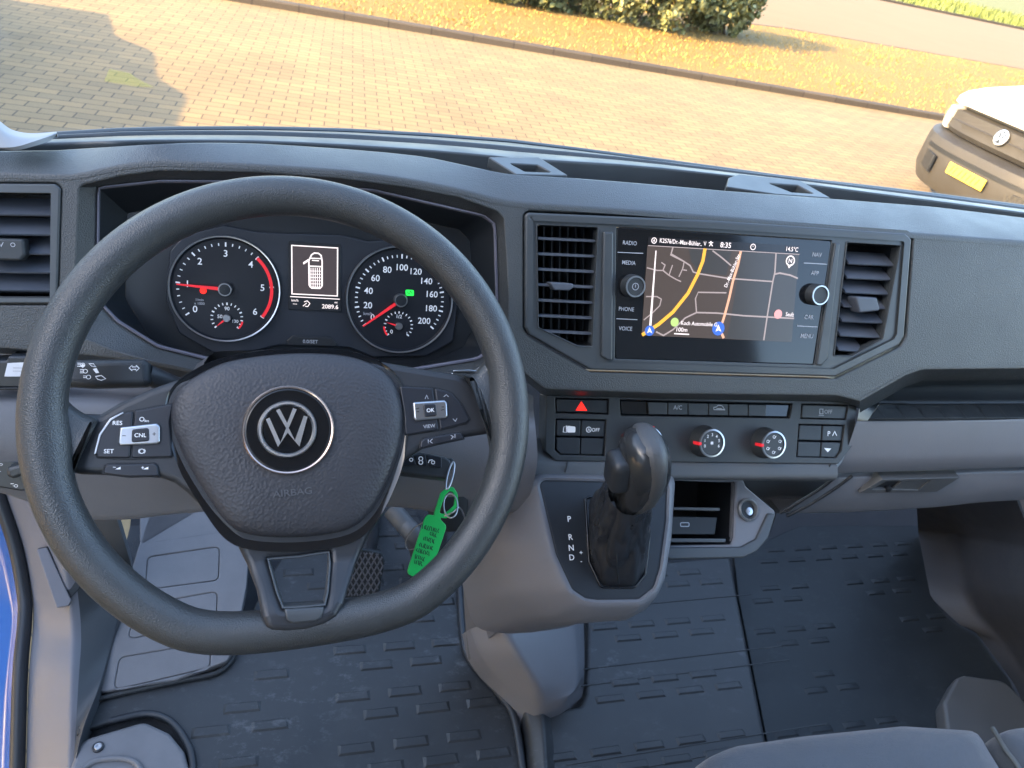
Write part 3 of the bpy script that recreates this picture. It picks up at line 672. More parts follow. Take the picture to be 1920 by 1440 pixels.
# left pillar foot
pf=[[at(-60,250,'z',Z(-.20)),at(-60,215,'y',.70)],]
P0=[at(-70,205,'y',.72),at(-10,222,'y',.72),at(22,243,'y',.725),at(60,250,'y',.73),at(106,247,'y',.735)]
P1=[at(-70,240,'y',.70),at(-10,240,'y',.70),at(20,254,'y',.70),at(60,258,'y',.705),at(106,249,'y',.72)]
P2=[at(-70,279,'y',.69),at(-10,277,'y',.69),at(30,275,'y',.69),at(70,263,'y',.70),at(107,250.5,'y',.72)]
o=skin('pillar_trim',[P0,P1,P2],mat('pale_trim',(.30,.31,.325),.5,var=.04),None,n=24,r=.012,thick=.004)
tag(o,'pale curved foot of the windscreen pillar at the top left of the dashboard','pillar trim')
# windscreen glass
gA=[p+V((0,.004,.002)) for p in A3]; gT=[V((p.x*.93+.02,p.y-.62,p.z+.72)) for p in A3]
gM=[a.lerp(b,.5)+V((0,.03,.02)) for a,b in zip(gA,gT)]
o=skin('windscreen',[gA,gM,gT],GLS,None,n=60,r=0,k=0,thick=.004); tag(o,'large clear windscreen rising from the rear edge of the dashboard','windscreen')
# ---------------- vents ----------------
def cavity(fr,outer,depth,par,m=BLK,shrink=.97):
    q=U(fr,outer,0); c=V((sum(p[0] for p in q)/len(q),sum(p[1] for p in q)/len(q)))
    q2=[((p[0]-c.x)*shrink+c.x,(p[1]-c.y)*shrink+c.y) for p in q]
    return loft('vent_duct',fr,[(rp(q,.003),.0),(rp(q2,.003),-depth)],m,par,cap=True,px=False,flip=True,n=90)
def vane(fr,a,b,w,chord,ang,m,par,th=.0016,name='vane',taper=0):
    """horizontal louvre from pixel a to pixel b, front edge at height w"""
    A=fr.at(*a,w);B=fr.at(*b,w); d=(B-A); L=d.length; d.normalize(); back=(-fr.n*math.cos(math.radians(ang))+fr.v*math.sin(math.radians(ang))).normalized()
    up=d.cross(back)
    bm=bmesh.new()
    prof=[(0,-th*.5),(0,th*.5),(.003,th*.9),(chord,th*.4),(chord,-th*.4),(.003,-th*.9)]
    R_=[]
    for t in(0,1):
        base=A if t==0 else B
        R_.append([bm.verts.new(base+back*x+up*y+(d*(taper*(1-2*t))*x)) for x,y in prof])
    n=len(prof)
    for i in range(n): bm.faces.new((R_[0][i],R_[0][(i+1)%n],R_[1][(i+1)%n],R_[1][i]))
    bm.faces.new(R_[0]);bm.faces.new(R_[1][::-1]); bmesh.ops.recalc_face_normals(bm,faces=bm.faces)
    return fin(name,bm,m,par,None,30)
def lerp2(a,b,t): return (a[0]+(b[0]-a[0])*t,a[1]+(b[1]-a[1])*t)
VAN=mat('vane_plastic',(.075,.085,.105),.42,var=.05)
# left vent
lv=thing('air_vent','driver side air vent with broad tilted louvres at the left edge of the dashboard','air vent',S.at(40,460,-.02),'dashboard air vents')
LVi=[(-80,356),(96,358),(99,362),(97,562),(-80,562)]
plate('frame',S,[(-80,343.5),(103,344.5),(113.5,353),(107,559),(97,569.5),(-80,569.5)],-.012,.002,TRIM,lv,[LVi],bevel=.0015,r=.002,hr=.0015)
cavity(S,LVi,.05,lv)
for i,y in enumerate([404,441,477,512,546]):
    vane(S,(-80,y-3),(95,y),-.006,.026,33,VAN,lv,taper=.0)
sl_=S.sub(14,468,0)
kb_=plate('slider',S,[(-30,446),(44,448),(47,478),(38,489),(-30,487)],-.012,.004,PADS,lv,bevel=.002,r=.003)
marks('vent_symbol',S,[('o',24,459,4,1.2),('l',[(-2,456),(2,462),(6,454)],1.3)],.0042,DIMW,kb_)
# ---------------- centre stack: frame, screen, vents ----------------
cs=thing('centre_stack_frame','angular satin frame with cut lower corners around the screen and both centre vents','dashboard frame',S.at(1345,560,-.02))
GL=[(1156,425),(1560,451),(1527,684),(1153,673)]
VL=[(1007,421),(1122,426),(1111,650),(1085,649),(1010,614)]
VR=[(1589,454),(1689.5,460),(1656,636),(1599,668),(1565,667)]
def inset(pts,k,cx=1345,cy=555): 
    out=[]
    n=len(pts)
    for i in range(n):
        p=V(pts[i]);a=V(pts[i-1]);b=V(pts[(i+1)%n]); t=((p-a).normalized()+(b-p).normalized()).normalized(); nn=V((-t.y,t.x))
        if nn.dot(V((cx,cy))-p)<0: nn=-nn
        out.append(tuple(p+nn*k))
    return out
plate('outer_bezel',S,inset(CP,3.5),-.014,.0035,TRIM,cs,[inset(CP,15)],bevel=.0022,r=.004,hr=.003,res=3)
plate('inner_panel',S,inset(CP,15.5),-.014,.0008,TRIM,cs,[GL,VL,VR],bevel=.0008,r=.003,hr=.0015)
for a,b in(((1131,432),(1126,676)),((1149,432),(1146,676))): pass
plate('side_rail',S,[(1132,434),(1151,435),(1149,676),(1140,676),(1128,668)],.0004,.0042,TRIM,cs,bevel=.0018,r=.002)
plate('side_rail',S,[(1566,455),(1576,457),(1553,672),(1541,686),(1531,685)],.0004,.0042,TRIM,cs,bevel=.0018,r=.002)
for nm,P in(('L',VL),('R',VR)):
    plate('vent_lip',S,inset(P,-2.0,*( (1065,530) if nm=='L' else (1620,560))),-.004,.0022,TRIM,cs,[inset(P,.6,*( (1065,530) if nm=='L' else (1620,560)))],bevel=.0008,r=.002,hr=.0015)
# centre left vent : thin front bars
v1=thing('air_vent','left centre air vent with thin dark bars beside the radio buttons','air vent',S.at(1063,530,-.02),'dashboard air vents')
cavity(S,VL,.055,v1)
for i in range(7):
    t=i/6; y=447+29*i; xr=1118-.045*(y-447)*1.0
    vane(S,(1009,y),(xr-2,y+5),-.003,.012,2,VAN,v1,th=.0019)
for i in range(6):
    x=1020+i*15; vane(S,(x,425),(x-2,640-8*max(0,3-i)),-.02,.018,0,DKP,v1,th=.0011,name='rear_blade')
plate('slider',S,[(1030,529),(1077,532),(1074,541),(1067,545),(1040,544)],-.010,.006,VAN,v1,bevel=.0015,r=.002)
# centre right vent : broad tilted louvres
v2=thing('air_vent','right centre air vent with broad pale louvres and a square slider','air vent',S.at(1625,560,-.02),'dashboard air vents')
cavity(S,VR,.05,v2)
for i in range(7):
    y=498+27*i; xl=1590-.118*(y-498)+1.5; xr=1673-.118*(y-498)+ (5 if i<5 else -6 if i==5 else -34)
    vane(S,(xl,y-3),(xr,y+1),-.005,.024,36,VAN,v2)
plate('slider',S,[(1604,556),(1645,558),(1651,583),(1612,587)],-.010,.006,VAN,v2,bevel=.002,r=.003)
# screen unit
su=thing('infotainment_screen','glossy black touchscreen unit showing a navigation map','screen',S.at(1350,560,-.01))
gp=plate('glass_panel',S,inset(GL,1.2,1350,560),-.012,.0,GLB,su,bevel=.0006,r=.004)
SCR_BG=mat('map_background',(.02,.017,.016),.15,emit=(.105,.082,.074),es=.62,spec=.4)
SCR_BG2=mat('map_background_dark',(.02,.02,.02),.15,emit=(.052,.052,.055),es=.8,spec=.4)
SCR_HD=mat('screen_header',(.008,.008,.010),.15,emit=(.012,.012,.014),es=.8)
SCR_RD=mat('map_road_lines',(.1,.09,.09),.3,emit=(.33,.26,.25),es=1)
SCR_OR=mat('map_main_road',(.1,.05,.01),.3,emit=(.95,.45,.045),es=1)
SCR_PK=mat('map_side_road',(.1,.05,.04),.3,emit=(.78,.40,.25),es=1)
SCR_W=mat('screen_white',(.3,.3,.3),.3,emit=(.85,.72,.70),es=1)
SCR_BL=mat('screen_blue',(.02,.04,.1),.3,emit=(.03,.12,.55),es=1)
SCR_GN=mat('screen_green',(.05,.1,.02),.3,emit=(.45,.62,.20),es=1)
SCR_RS=mat('screen_rose',(.1,.04,.04),.3,emit=(.75,.35,.35),es=1)
mp_=plate('map',S,[(1214,462),(1498,478),(1484,641),(1203,629)],0.0004,.0006,SCR_BG,gp,bevel=.0001)
plate('header_bar',S,[(1216,444),(1500,461),(1498.5,476),(1214,460)],0.0004,.0006,SCR_HD,gp,bevel=.0001)
def on(name,items,m,w=.0009,par=None): return marks(name,S,items,w,m,par or gp)
on('map_shade',[('p',[(1291,466),(1330,468),(1372,470),(1362,516),(1310,511),(1296,490)]),('p',[(1391,472),(1497.5,478.5),(1484.5,640.5),(1362,635),(1370,600),(1380,540)])],SCR_BG2,.00075)
on('map_roads',[
 ('l',[(1262,463),(1258,477),(1282,490),(1294,498),(1300,510),(1310,513),(1366,522),(1450,528)],2.4),
 ('l',[(1240,492),(1247,497),(1243,507),(1254,516),(1268,524),(1277,528)],2.0),('l',[(1254,517),(1261,497)],2.0),('l',[(1273,519),(1280,504),(1283,490)],2.0),('l',[(1281,506),(1288,507)],2.0),
 ('l',[(1213,502),(1232,507),(1243,507)],2.0),('l',[(1211,556),(1232,556),(1240,561),(1237,573),(1222,588),(1207,600)],2.0),
 ('l',[(1362,549),(1309,548),(1304,560),(1306,586)],2.2),('l',[(1230,622),(1244,629),(1262,618),(1285,596),(1306,586),(1345,587),(1395,592),(1489,597)],2.6),
 ('l',[(1455,475),(1453,510),(1449,528),(1439,590),(1432,638)],2.6),('l',[(1453,514),(1462,512),(1482,516),(1496,522)],2.6),('l',[(1336,470),(1352,482),(1371,498)],2.4)],SCR_RD,.0010)
on('main_road',[('l',[(1322,466),(1318,489),(1308,515),(1290,550),(1262,585),(1235,608),(1204,628)],6.0)],SCR_OR,.0013)
on('side_road',[('l',[(1389,471),(1384,495),(1374,528),(1367,560),(1359,590),(1354,606),(1350,618),(1357,634)],4.4)],SCR_PK,.0012)
on('road_name',[('t','Dr.-Max-Bühler-Str.',1373,507,6,72,.85)],SCR_W,.0015)
on('route_line',[('p',[(1229,470),(1231,470),(1221,615),(1217,615)])],SCR_W,.0014)
on('position_disc',[('d',1218,620,9),('d',1347,616,11.5)],SCR_BL,.0015)
on('position_arrow',[('p',[(1218,613),(1223,625),(1218,622),(1213,625)]),('p',[(1347,608),(1352.5,622),(1347,619),(1341.5,622)])],SCR_W,.0018)
on('place_dot',[('d',1265,604,7.5)],SCR_GN,.0015); on('place_dot',[('d',1459,589,7.5)],SCR_RS,.0015)
on('screen_text',[('t','K2576/Dr.-Max-Bühler..',1277,454,7.2,0,.80),('t','8:35',1361,459.5,8.5),('t','14.5°C',1485,467,7,0,.85),('t','Koch Automobile G',1311,607,6.5,0,.9),('t','100m',1278,618,7),('t','Seufz',1481,589.5,6.5,0,.8),
 ('l',[(1264,625.5),(1292,627)],2),('o',1226.5,451,4.5,1.3),('t','A',1226.5,451,5),('o',1412,463,4.5,1.3),('l',[(1412,463),(1412,460.5)],1),('l',[(1333,452),(1333,458)],2),('l',[(1329,455),(1337,455)],1.5),('l',[(1330,461.5),(1333,457),(1336,461.5)],1.4),('l',[(1320,453),(1322,460),(1324,453)],1),
 ('o',1482,489,7.5,2.0),('t','N',1482,489,7),('l',[(1478,497),(1479,501),(1484,496)],2)],SCR_W,.0017)
on('header_line',[('l',[(1215,460.5),(1499,477)],1.4)],SCR_RD,.0011)
on('button_text',[('t','RADIO',1181,455.5,6.8,0,.9),('t','MEDIA',1179,492.5,6.8,0,.9),('t','PHONE',1174.5,579.5,6.8,0,.9),('t','VOICE',1173,616,6.8,0,.9),('t','NAV',1532,477.5,6.8,0,.9),('t','APP',1528,512,6.8,0,.9),('t','CAR',1517,594.5,6.8,0,.9),('t','MENU',1513,630,6.8,0,.9)],DIMW,.0005)
on('button_divider',[('l',[(1158,473),(1206,475)],1.3),('l',[(1156,597.5),(1195,599.5)],1.3),('l',[(1507,493),(1551,495.5)],1.5),('l',[(1495,611),(1533,613)],1.5)],DIMW,.0005)
for (x,y,lab) in((1183,536,1),(1526,552,0)):
    kf=S.sub(x,y,.0)
    kn=lathe('rotary_knob',kf,[(.0125,0),(.0122,.009),(.0112,.0112),(.0098,.0118),(.0092,.0108),(.001,.0106)],PADS,su,40)
    lathe('knob_ring',kf,[(.0113,.0108),(.0111,.0122),(.0097,.0122),(.0095,.0108)],SIL,kn,40,capend=False)
    if lab: marks('power_symbol',kf,[('o',0,0,.0035,.0008),('l',[(0,-.001),(0,.0022)],.0008)],.0112,DIMW,kn,px=False)
# ---------------- instrument cluster ----------------
ic=thing('instrument_cluster','recessed instrument cluster with two round dials behind the steering wheel','instrument cluster',S.at(590,550,-.05))
CI=[(187,353),(192,350),(300,336),(480,333),(700,350),(905,402),(925,420),(931,640),(895,668),(720,697),(420,676),(300,646),(225,600),(186,560)]
CI0=[(183,352),(189,349),(300,337),(480,338),(700,354),(908,402),(930,419),(937,644),(897,675),(720,704),(420,683),(296,652),(219,604),(180,562)]
loft('surround_wall',S,[(rp(U(S,CL,-.001),.006),-.001),(rp(U(S,CI0,-.016),.004),-.016)],PAD,ic,n=160,px=False,flip=True)
LIL=mat('lilac_trim',(.16,.16,.20),.35,var=.03)
loft('trim_ring',S,[(rp(U(S,CI0,-.016),.004),-.016),(rp(U(S,CI0,-.0135),.004),-.0135),(rp(U(S,inset(CI0,3,560,520),-.013),.004),-.013),(rp(U(S,inset(CI0,6,560,520),-.016),.004),-.016)],LIL,ic,n=160,px=False)
KW=-.055
CKi=[(238,400),(300,390),(480,385),(700,395),(860,430),(880,450),(893,600),(870,650),(780,690),(720,700),(420,672),(330,655),(285,640),(235,560)]
loft('hood_wall',S,[(rp(U(S,inset(CI0,6,560,520),-.016),.004),-.016),(rp(U(S,CKi,KW),.004),KW)],DKP,ic,n=160,px=False,flip=True)
K=Fr(S.C+S.n*KW,25)
plate('face_plate',K,CKi,-.006,.0005,DKP,ic,bevel=.0002)
# raised body joining the dials
CBODY=mat('cluster_body',(.024,.028,.036),.38,var=.05)
plate('dial_surround',K,[(318,470),(345,440),(420,422),(470,432),(500,436),(640,440),(690,452),(750,448),(830,500),(860,560),(850,640),(800,668),(700,670),(655,652),(520,648),(480,658),(400,662),(335,625),(310,560)],.0,.006,CBODY,ic,bevel=.0015,r=.006)
FACE=mat('dial_face',(.011,.013,.018),.35)
def dial(cx,cy,rpx,ang0,span,n,minor,red=None,nums=(),needle=0,rt=.83,rn=.66,label=''):
    f=K.sub(cx,cy,0); m=K.mpp(cx,cy,.008); Rr=rpx*m
    d=lathe('dial',f,[(Rr,.0),(Rr,.0095),(Rr*.975,.0115),(Rr*.955,.0115),(Rr*.93,.008),(.0005,.008)],FACE,ic,72)
    lathe('dial_rim',f,[(Rr*1.0,.0095),(Rr*.985,.0122),(Rr*.965,.0120),(Rr*.96,.0115)],SIL if rpx>90 else TRIM,d,72,capend=False)
    it=[]
    def pol(a,r): a=math.radians(a); return (math.cos(a)*r*Rr,math.sin(a)*r*Rr)
    for i in range(n*minor+1):
        a=ang0-span*i/(n*minor); major=i%minor==0
        it.append(('l',[pol(a,rt-(.04 if major else .025)),pol(a,rt+(.04 if major else .025))],(.0016 if major else .0011)*Rr/.058))
    marks('tick_marks',f,it,.0083,WHT,d,px=False)
    it=[]
    for s,a,h in nums:
        x,y=pol(a,rn); it.append(('t',s,x,y,h*m))
    marks('numerals',f,it,.0083,WHT,d,px=False)
    if red:
        a0,a1=red; arc=[pol(a0+(a1-a0)*i/30,rt) for i in range(31)]
        marks('red_zone',f,[('l',arc,.0034*Rr/.058)],.0086,RED,d,px=False)
    a=math.radians(needle); c,s_=math.cos(a),math.sin(a)
    L=Rr*.84; bm=bmesh.new()
    vs=[bm.verts.new(p) for p in((c*L-s_*.0006,s_*L+c*.0006,0),(c*L+s_*.0006,s_*L-c*.0006,0),(s_*.0018,-c*.0018,0),(-s_*.0018,c*.0018,0))]
    fc=bm.faces.new(vs); rr=bmesh.ops.extrude_face_region(bm,geom=[fc]); 
    for v in rr['geom']:
        if isinstance(v,bmesh.types.BMVert): v.co.z+=.0012
    bmesh.ops.recalc_face_normals(bm,faces=bm.faces)
    fin('needle',bm,RED,d,f.M(.0125),None)
    lathe('needle_cap',f,[(Rr*.125,.0085),(Rr*.125,.0155),(Rr*.115,.0165),(Rr*.0005,.0165)],SIL,d,32)
    lathe('needle_cap_face',f,[(Rr*.10,.0166),(Rr*.0005,.0168)],DKP,d,32,capend=False)
    return d,f,Rr,pol,m
A0=217;sp=42.3*6
d1=dial(424,541,106,A0,sp,6,5,(A0-42.3*4,A0-sp),[(str(i),A0-42.3*i,13) for i in range(7)],176.5,rt=.83,rn=.665)
d2=dial(748,561,101,218,256,10,4,None,[('0',215,11)]+[(str(20*i),218-25.6*i,11.5) for i in range(1,11)],217.5,rt=.80,rn=.60)
def minidial(host,cx,cy,rpx,red,txt,nd,rc):
    d,f0,_,_,_=host; f=K.sub(cx,cy,.0083); m=K.mpp(cx,cy,.0083); r=rpx*m
    it=[]
    pol=lambda a,q:(math.cos(math.radians(a))*q*r,math.sin(math.radians(a))*q*r)
    for i in range(17):
        a=222-264*i/16; it.append(('l',[pol(a,.86),pol(a,1.02)],.0010 if i%4 else .0014))
    marks('small_ticks',f,it,.0002,WHT,d,px=False)
    marks('small_numerals',f,[('t',s,*pol(a,q),h*m) for s,a,q,h in txt],.0002,WHT,d,px=False)
    marks('small_red_zone',f,[('l',[pol(rc[0]+(rc[1]-rc[0])*i/10,1.0) for i in range(11)],.0018)],.0004,RED,d,px=False)
    marks('small_needle',f,[('p',[(pol(nd,.92)),pol(nd-90,.09),pol(nd+90,.09)])],.003,RED,d,px=False,)
    lathe('small_cap',f,[(r*.25,0),(r*.25,.005),(r*.22,.0056),(.0003,.0056)],SIL,d,24)
minidial(d1,425.5,596,30,None,[('90',90,.62,7),('50',170,.45,7),('130',-22,.55,6)],222,(-12,-42))
minidial(d2,747,611,27,None,[('1/2',90,.66,6.5),('0',222,.62,7),('1',-40,.8,6.5)],165,(185,222))
marks('dial_unit',K,[('t','1/min',374,562,5),('t','x 1000',374,569,5)],.0085,DIMW,d1[0]); marks('dial_unit',K,[('t','km/h',690,588,6)],.0085,DIMW,d2[0])
marks('warning_lamp',K,[('d',381,545,6.5),('l',[(381,537),(381,541)],3)],.0088,REDL,d1[0])
marks('indicator_lamp',K,[('p',rp([(760,543),(776,544),(776,555),(761,554)],3))],.0088,GRNL,d2[0])
marks('indicator_symbol',K,[('l',[(763,547),(767,551),(770,546),(773,551)],1.2)],.009,BLK,d2[0])
dp=plate('display',K,[(541,452),(639,458),(640,585),(541,580)],.0055,.0075,BLK,ic,bevel=.0004,r=.001)
marks('display_screen',K,[('p',[(546,459),(634,464),(633,556),(547,552)])],.0077,mat('display_glow',(.02,.018,.02),.3,emit=(.045,.035,.037),es=1),dp)
marks('display_frame',K,[('l',[(547,460),(633,465),(632.5,555),(547.5,551)],2.2,True),('l',[(544,556),(637,561)],1.6)],.0079,SCR_W,dp)
vic=[(584,478),(589,474.5),(597,475),(602,479),(604,490),(604,536),(600,540.5),(584,540),(580,535),(579,489)]
marks('vehicle_symbol',K,[('l',vic,2.6,True),('l',[(581,484),(602,485)],2),('l',[(581,499),(603,500)],2.5),('l',[(585,488),(598,489)],2),('p',[(568,492),(579,485),(580,489),(569,496)])]+[('l',[(583+4*i,502),(583+4*i,539)],1.5) for i in range(6)]+[('l',[(580,508+6*i),(603,508.5+6*i)],1.2) for i in range(6)],.0081,SCR_W,dp)
marks('display_text',K,[('t','km/h',553,563,4.6),('t','---',553,570,6),('t','mi',630,567,4),('t','2089.6',619,575,8),('l',[(570,566),(576,564),(581,569),(577,575),(572,574)],1.4),('l',[(568,574),(575,568)],1.4)],.0081,SCR_W,dp)
sb=plate('trip_button',K,[(536,640),(548,630),(622,633),(634,646),(628,650),(540,648)],.0055,.010,BLK,ic,bevel=.001,r=.002)
marks('button_label',K,[('t','0.0/SET',582,640.5,6.5)],.0102,DIMW,sb)
# ---------------- switch and climate panel ----------------
cp=thing('climate_panel','dark panel of heater knobs and switches below the screen','control panel',S1.at(1310,810,-.01))
CPo=[(1024,741),(1597,753),(1607,760),(1600,835),(1572,870),(1042,864),(1023,846)]
plate('panel',S1,CPo,-.02,.004,PADS,cp,[[(1162,749),(1486,757),(1481,784),(1164,779)],[(1041,746),(1142,748),(1141,777),(1042,774)],[(1503,757),(1591,759),(1586,787),(1501,785)],[(1042,785),(1137,787),(1134,855),(1050,853),(1040,845)],[(1498,795),(1584,797),(1578,845),(1568,859),(1493,857)]],bevel=.001,r=.002,hr=.001)
plate('panel_back',S1,CPo,-.024,-.012,BLK,cp,bevel=.001)
def btn(name,pts,m=PADS,w1=.003,par=cp,bev=.001,lab=None,lm=WHT):
    b=plate(name,S1,pts,-.012,w1,m,par,bevel=bev,r=.0012)
    if lab: marks('symbol',S1,lab,w1+.0002,lm,b)
    return b
BTN=mat('switch_plastic',(.020,.024,.029),.42,var=.05)
hz=btn('hazard_switch',[(1043,748),(1140,750),(1139,775),(1044,772)],BTN,.0015)
marks('hazard_triangle',S1,[('l',[(1090,755),(1099,768.5),(1081,768)],2.8,True),('p',[(1090,756),(1098,768),(1082,767.6)])],.0018,REDL,hz)
bb=btn('button_bezel',[(1164,751),(1484,759),(1479,782),(1166,777)],GLB,.0)
bx=[1214,1252,1290,1328.5,1366,1403,1438]
for i in range(6):
    a,b=bx[i]+.8,bx[i+1]-.8; ya=lambda x:752.5+(x-1164)*.0245; yb=lambda x:776+(x-1164)*.016
    la=None
    if i==1: la=[('t','A/C',(a+b)/2,764,7)]
    if i==3: la=[('l',[(a+9,768),(a+9,764),(a+14,763),(a+17,760),(a+24,760.5),(a+27,764),(a+30,768),(a+9,768)],1.3),('l',[(a+14,766),(a+24,766)],1.2)]
    pts=[(a,ya(a)),(b,ya(b)),(b-(2 if i==5 else 0),yb(b)),(a+(2 if i==0 else 0),yb(a))]
    btn('button',pts,PADS,.0035,lab=la,lm=DIMW,bev=.0007)
btn('switch',[(1505,759),(1589,761),(1584,785.5),(1503,783.5)],PADS,.002,lab=[('t','OFF',1553,772,6),('l',[(1537,767),(1543,767),(1543,776),(1537,776)],1.3,True),('l',[(1535,779),(1545,779)],1)],lm=DIMW)
for q,la in(([(1044,787),(1089,788),(1088,818),(1044,817)],[('l',[(1057,801),(1062,798),(1062,811),(1056,810)],1.2,True),('p',rp([(1063,798),(1079,800),(1079,811),(1063,811)],3))]),
            ([(1091,788),(1135,789),(1133,819),(1090,818)],[('t','OFF',1117,806,6),('o',1104,805.5,4.5,1.2),('t','A',1104,805.5,5)]),
            ([(1044,820),(1088,821),(1087,852),(1052,851),(1044,843)],None),([(1090,821),(1133,822),(1130,853),(1089,852)],None),
            ([(1500,797),(1541,798),(1539,826),(1497,825)],None),([(1543,798),(1582,799),(1578,827),(1541,826)],[('t','P',1554,813,7.5),('l',[(1561,817),(1565,809),(1569,817)],1.2)]),
            ([(1497,828),(1539,829),(1537,857),(1495,856)],None),([(1541,829),(1577,830),(1573,846),(1566,858),(1539,857)],[('p',[(1545,840),(1559,841),(1552,848)])])):
    btn('switch',q,BTN,.0015,lab=la)
for i,(x,y,k) in enumerate(((1203,824,0),(1319,827,1),(1433,830,2))):
    f=S1.sub(x,y,.004)
    b=lathe('heater_knob',f,[(.0195,0),(.0192,.004),(.0178,.006),(.0172,.018),(.0165,.0195),(.0150,.020),(.0145,.0188),(.0005,.0188)],PADS,cp,56)
    lathe('knob_ring',f,[(.0171,.0182),(.0168,.0200),(.0149,.0203),(.0147,.019)],SIL,b,56,capend=False)
    c=f.C.copy(); g=Fr.__new__(Fr); g.C=c;g.u,g.v,g.n=f.u,f.v,f.n
    it=[]
    if k==1:
        for j in range(7):
            a=math.radians(200-220*j/6+0); it.append(('t',str(j),math.cos(a)*.0100,math.sin(a)*.0100,.0036))
        for j in range(4):
            a=math.radians(45*j); it.append(('l',[(-math.cos(a)*.0022,-math.sin(a)*.0022),(math.cos(a)*.0022,math.sin(a)*.0022)],.0008))
    elif k==2:
        for j,a in enumerate((90,25,-30,-90,-150,155)):
            a=math.radians(a); X,Y=math.cos(a)*.0095,math.sin(a)*.0095
            it+= [('o',X,Y,.0016,.0006),('l',[(X+.001,Y-.002),(X+.003,Y+.0012)],.0006)]
    if it: marks('knob_marks',g,it,.0190,WHT,b,px=False)
    a=math.radians(182 if k else 78)
    plate('red_pointer',g,[(math.cos(a)*.0148-math.sin(a)*s*.0018+ (0 if e else math.cos(a)*.0036),math.sin(a)*.0148+math.cos(a)*s*.0018+(0 if e else math.sin(a)*.0036)) for s,e in((-1,1),(1,1),(1,0),(-1,0))],.007,.0206,RED,b,px=False,bevel=.0004)
# ---------------- gear console ----------------
S2=Fr((.35,.585,Z(-.549)),55)
gc=thing('gear_console','grey console pod carrying the gear selector with the letters P R N D','gear console',S2.at(1135,1000,-.1))
GP=[(1013,909),(1020,902),(1247,907),(1249,915),(1247,975),(1235,1065),(1224,1100),(1197,1122),(1120,1123),(1098,1120),(1074,1104),(1044,1039)]
GR=[(996,888),(1262,892),(1266,905),(1259,1010),(1247,1085),(1232,1118),(1202,1139),(1115,1142),(1082,1136),(1052,1108),(1022,1045),(1000,960)]
GB=[(972,884),(1262,890),(1265,930),(1256,1020),(1246,1090),(1222,1140),(1180,1163),(1090,1166),(1040,1152),(1000,1108),(968,1020)]
GC=[(925,884),(1240,885),(1240,930),(1236,1000),(1222,1060),(1190,1120),(1150,1160),(1070,1172),(1000,1168),(930,1120),(895,1020)]
GD=[(872,880),(1200,880),(1190,930),(1180,1000),(1160,1050),(1120,1110),(1060,1160),(1010,1185),(960,1188),(890,1180),(868,1080)]
loft('pod_body',S2,[(rp(U(S2,inset(GP,-2,1135,1000),.001),.008),.001),(rp(U(S2,inset(GP,-7,1135,1000),.003),.010),.003),(rp(U(S2,inset(GP,-12,1135,1000),.002),.012),.0015),(rp(U(S2,GR,-.003),.014),-.0035),(rp(U(S2,GB,-.02),.02),-.03),(rp(U(S2,GC,-.08),.03),-.08),(rp(U(S2,GD,-.16),.03),-.17)],GREY,gc,px=False,n=200,smooth=60)
plate('selector_panel',S2,GP,-.008,.0005,DKP,gc,[[(1100,938),(1106,934),(1200,940),(1216,1000),(1208,1075),(1190,1098),(1130,1098),(1108,1050)]],bevel=.0008,r=.006,hr=.006)
plate('panel_edge',S2,inset(GP,-2.5,1135,1000),-.006,.0002,BLK,gc,[inset(GP,1,1135,1000)],bevel=.0003,r=.006)
bz=[(1096,934),(1104,929),(1205,935),(1221,1000),(1213,1078),(1192,1103),(1127,1103),(1103,1052)]
plate('gaiter_bezel',S2,bz,-.002,.003,GLB,gc,[inset(bz,4.5,1155,1010)],bevel=.001,r=.007,hr=.006)
marks('gear_letters',S2,[('t','P',1067,973,10),('t','R',1069.5,1007,10),('t','N',1071,1027,10),('t','D',1072,1045,10),('t','+',1089.5,1036,8),('t','-',1090,1053,8)],.0008,WHT,gc)
# gaiter and lever
gl_=thing('gear_selector','black automatic gear selector with leather gaiter and rounded knob leaning back','gear lever',S2.at(1160,1040,0))
base=rp(U(S2,[(1103,940),(1205,942),(1217,1000),(1209,1075),(1190,1100),(1130,1100),(1107,1050)],0),.008)
n_=110; q=resample([(a,b,0) for a,b in base],n_)
c0=V((sum(v.x for v in q)/n_,sum(v.y for v in q)/n_,0))
Mi=S2.M().inverted()
# lever axis in world: from the console up to the neck of the knob
neck=at(1190,938,'y',.503); top=at(1212,812,'y',.500)
ax0=(top-neck).normalized()
bm=bmesh.new(); rows=[]
NR=44
for i in range(NR+1):
    t=i/NR; s=t*t*(3-2*t)
    cen=None
    row=[]
    for j,v in enumerate(q):
        a=math.atan2(v.y-c0.y,v.x-c0.x)
        wv=S2.M()@v
        rr=.0245
        tgt=neck+ax0*.014-V((.007,0,0))+V((math.cos(a)*rr,0,0))+(S2.v*math.sin(a)*rr)
        k=min(1,(t**1.15)*.97+.03*t)
        p=wv.lerp(tgt,k)
        ex,ey=math.cos(a),math.sin(a)
        rd=1-abs(noise.noise(V((ex*1.5+3,ey*1.5,t*2.0+a*.0)))*2.4); rd=max(0,rd)**2
        rd2=max(0,1-abs(noise.noise(V((ex*3.1-7,ey*3.1,t*4.5)))*2.6))**2
        fold=(-.0055*rd+.0035)*math.sin(math.pi*min(1,t*.93+.05))**.8 -.0022*rd2*math.sin(math.pi*t); crease=0
        out_=(wv-(S2.M()@c0)).normalized()
        row.append(bm.verts.new(p+out_*(fold+crease*.9)))
    rows.append(row)
for a,b in zip(rows,rows[1:]):
    for j in range(n_): bm.faces.new((a[j],a[(j+1)%n_],b[(j+1)%n_],b[j]))
bmesh.ops.recalc_face_normals(bm,faces=bm.faces)
gt_=fin('gaiter',bm,LEA,gl_,None,70)
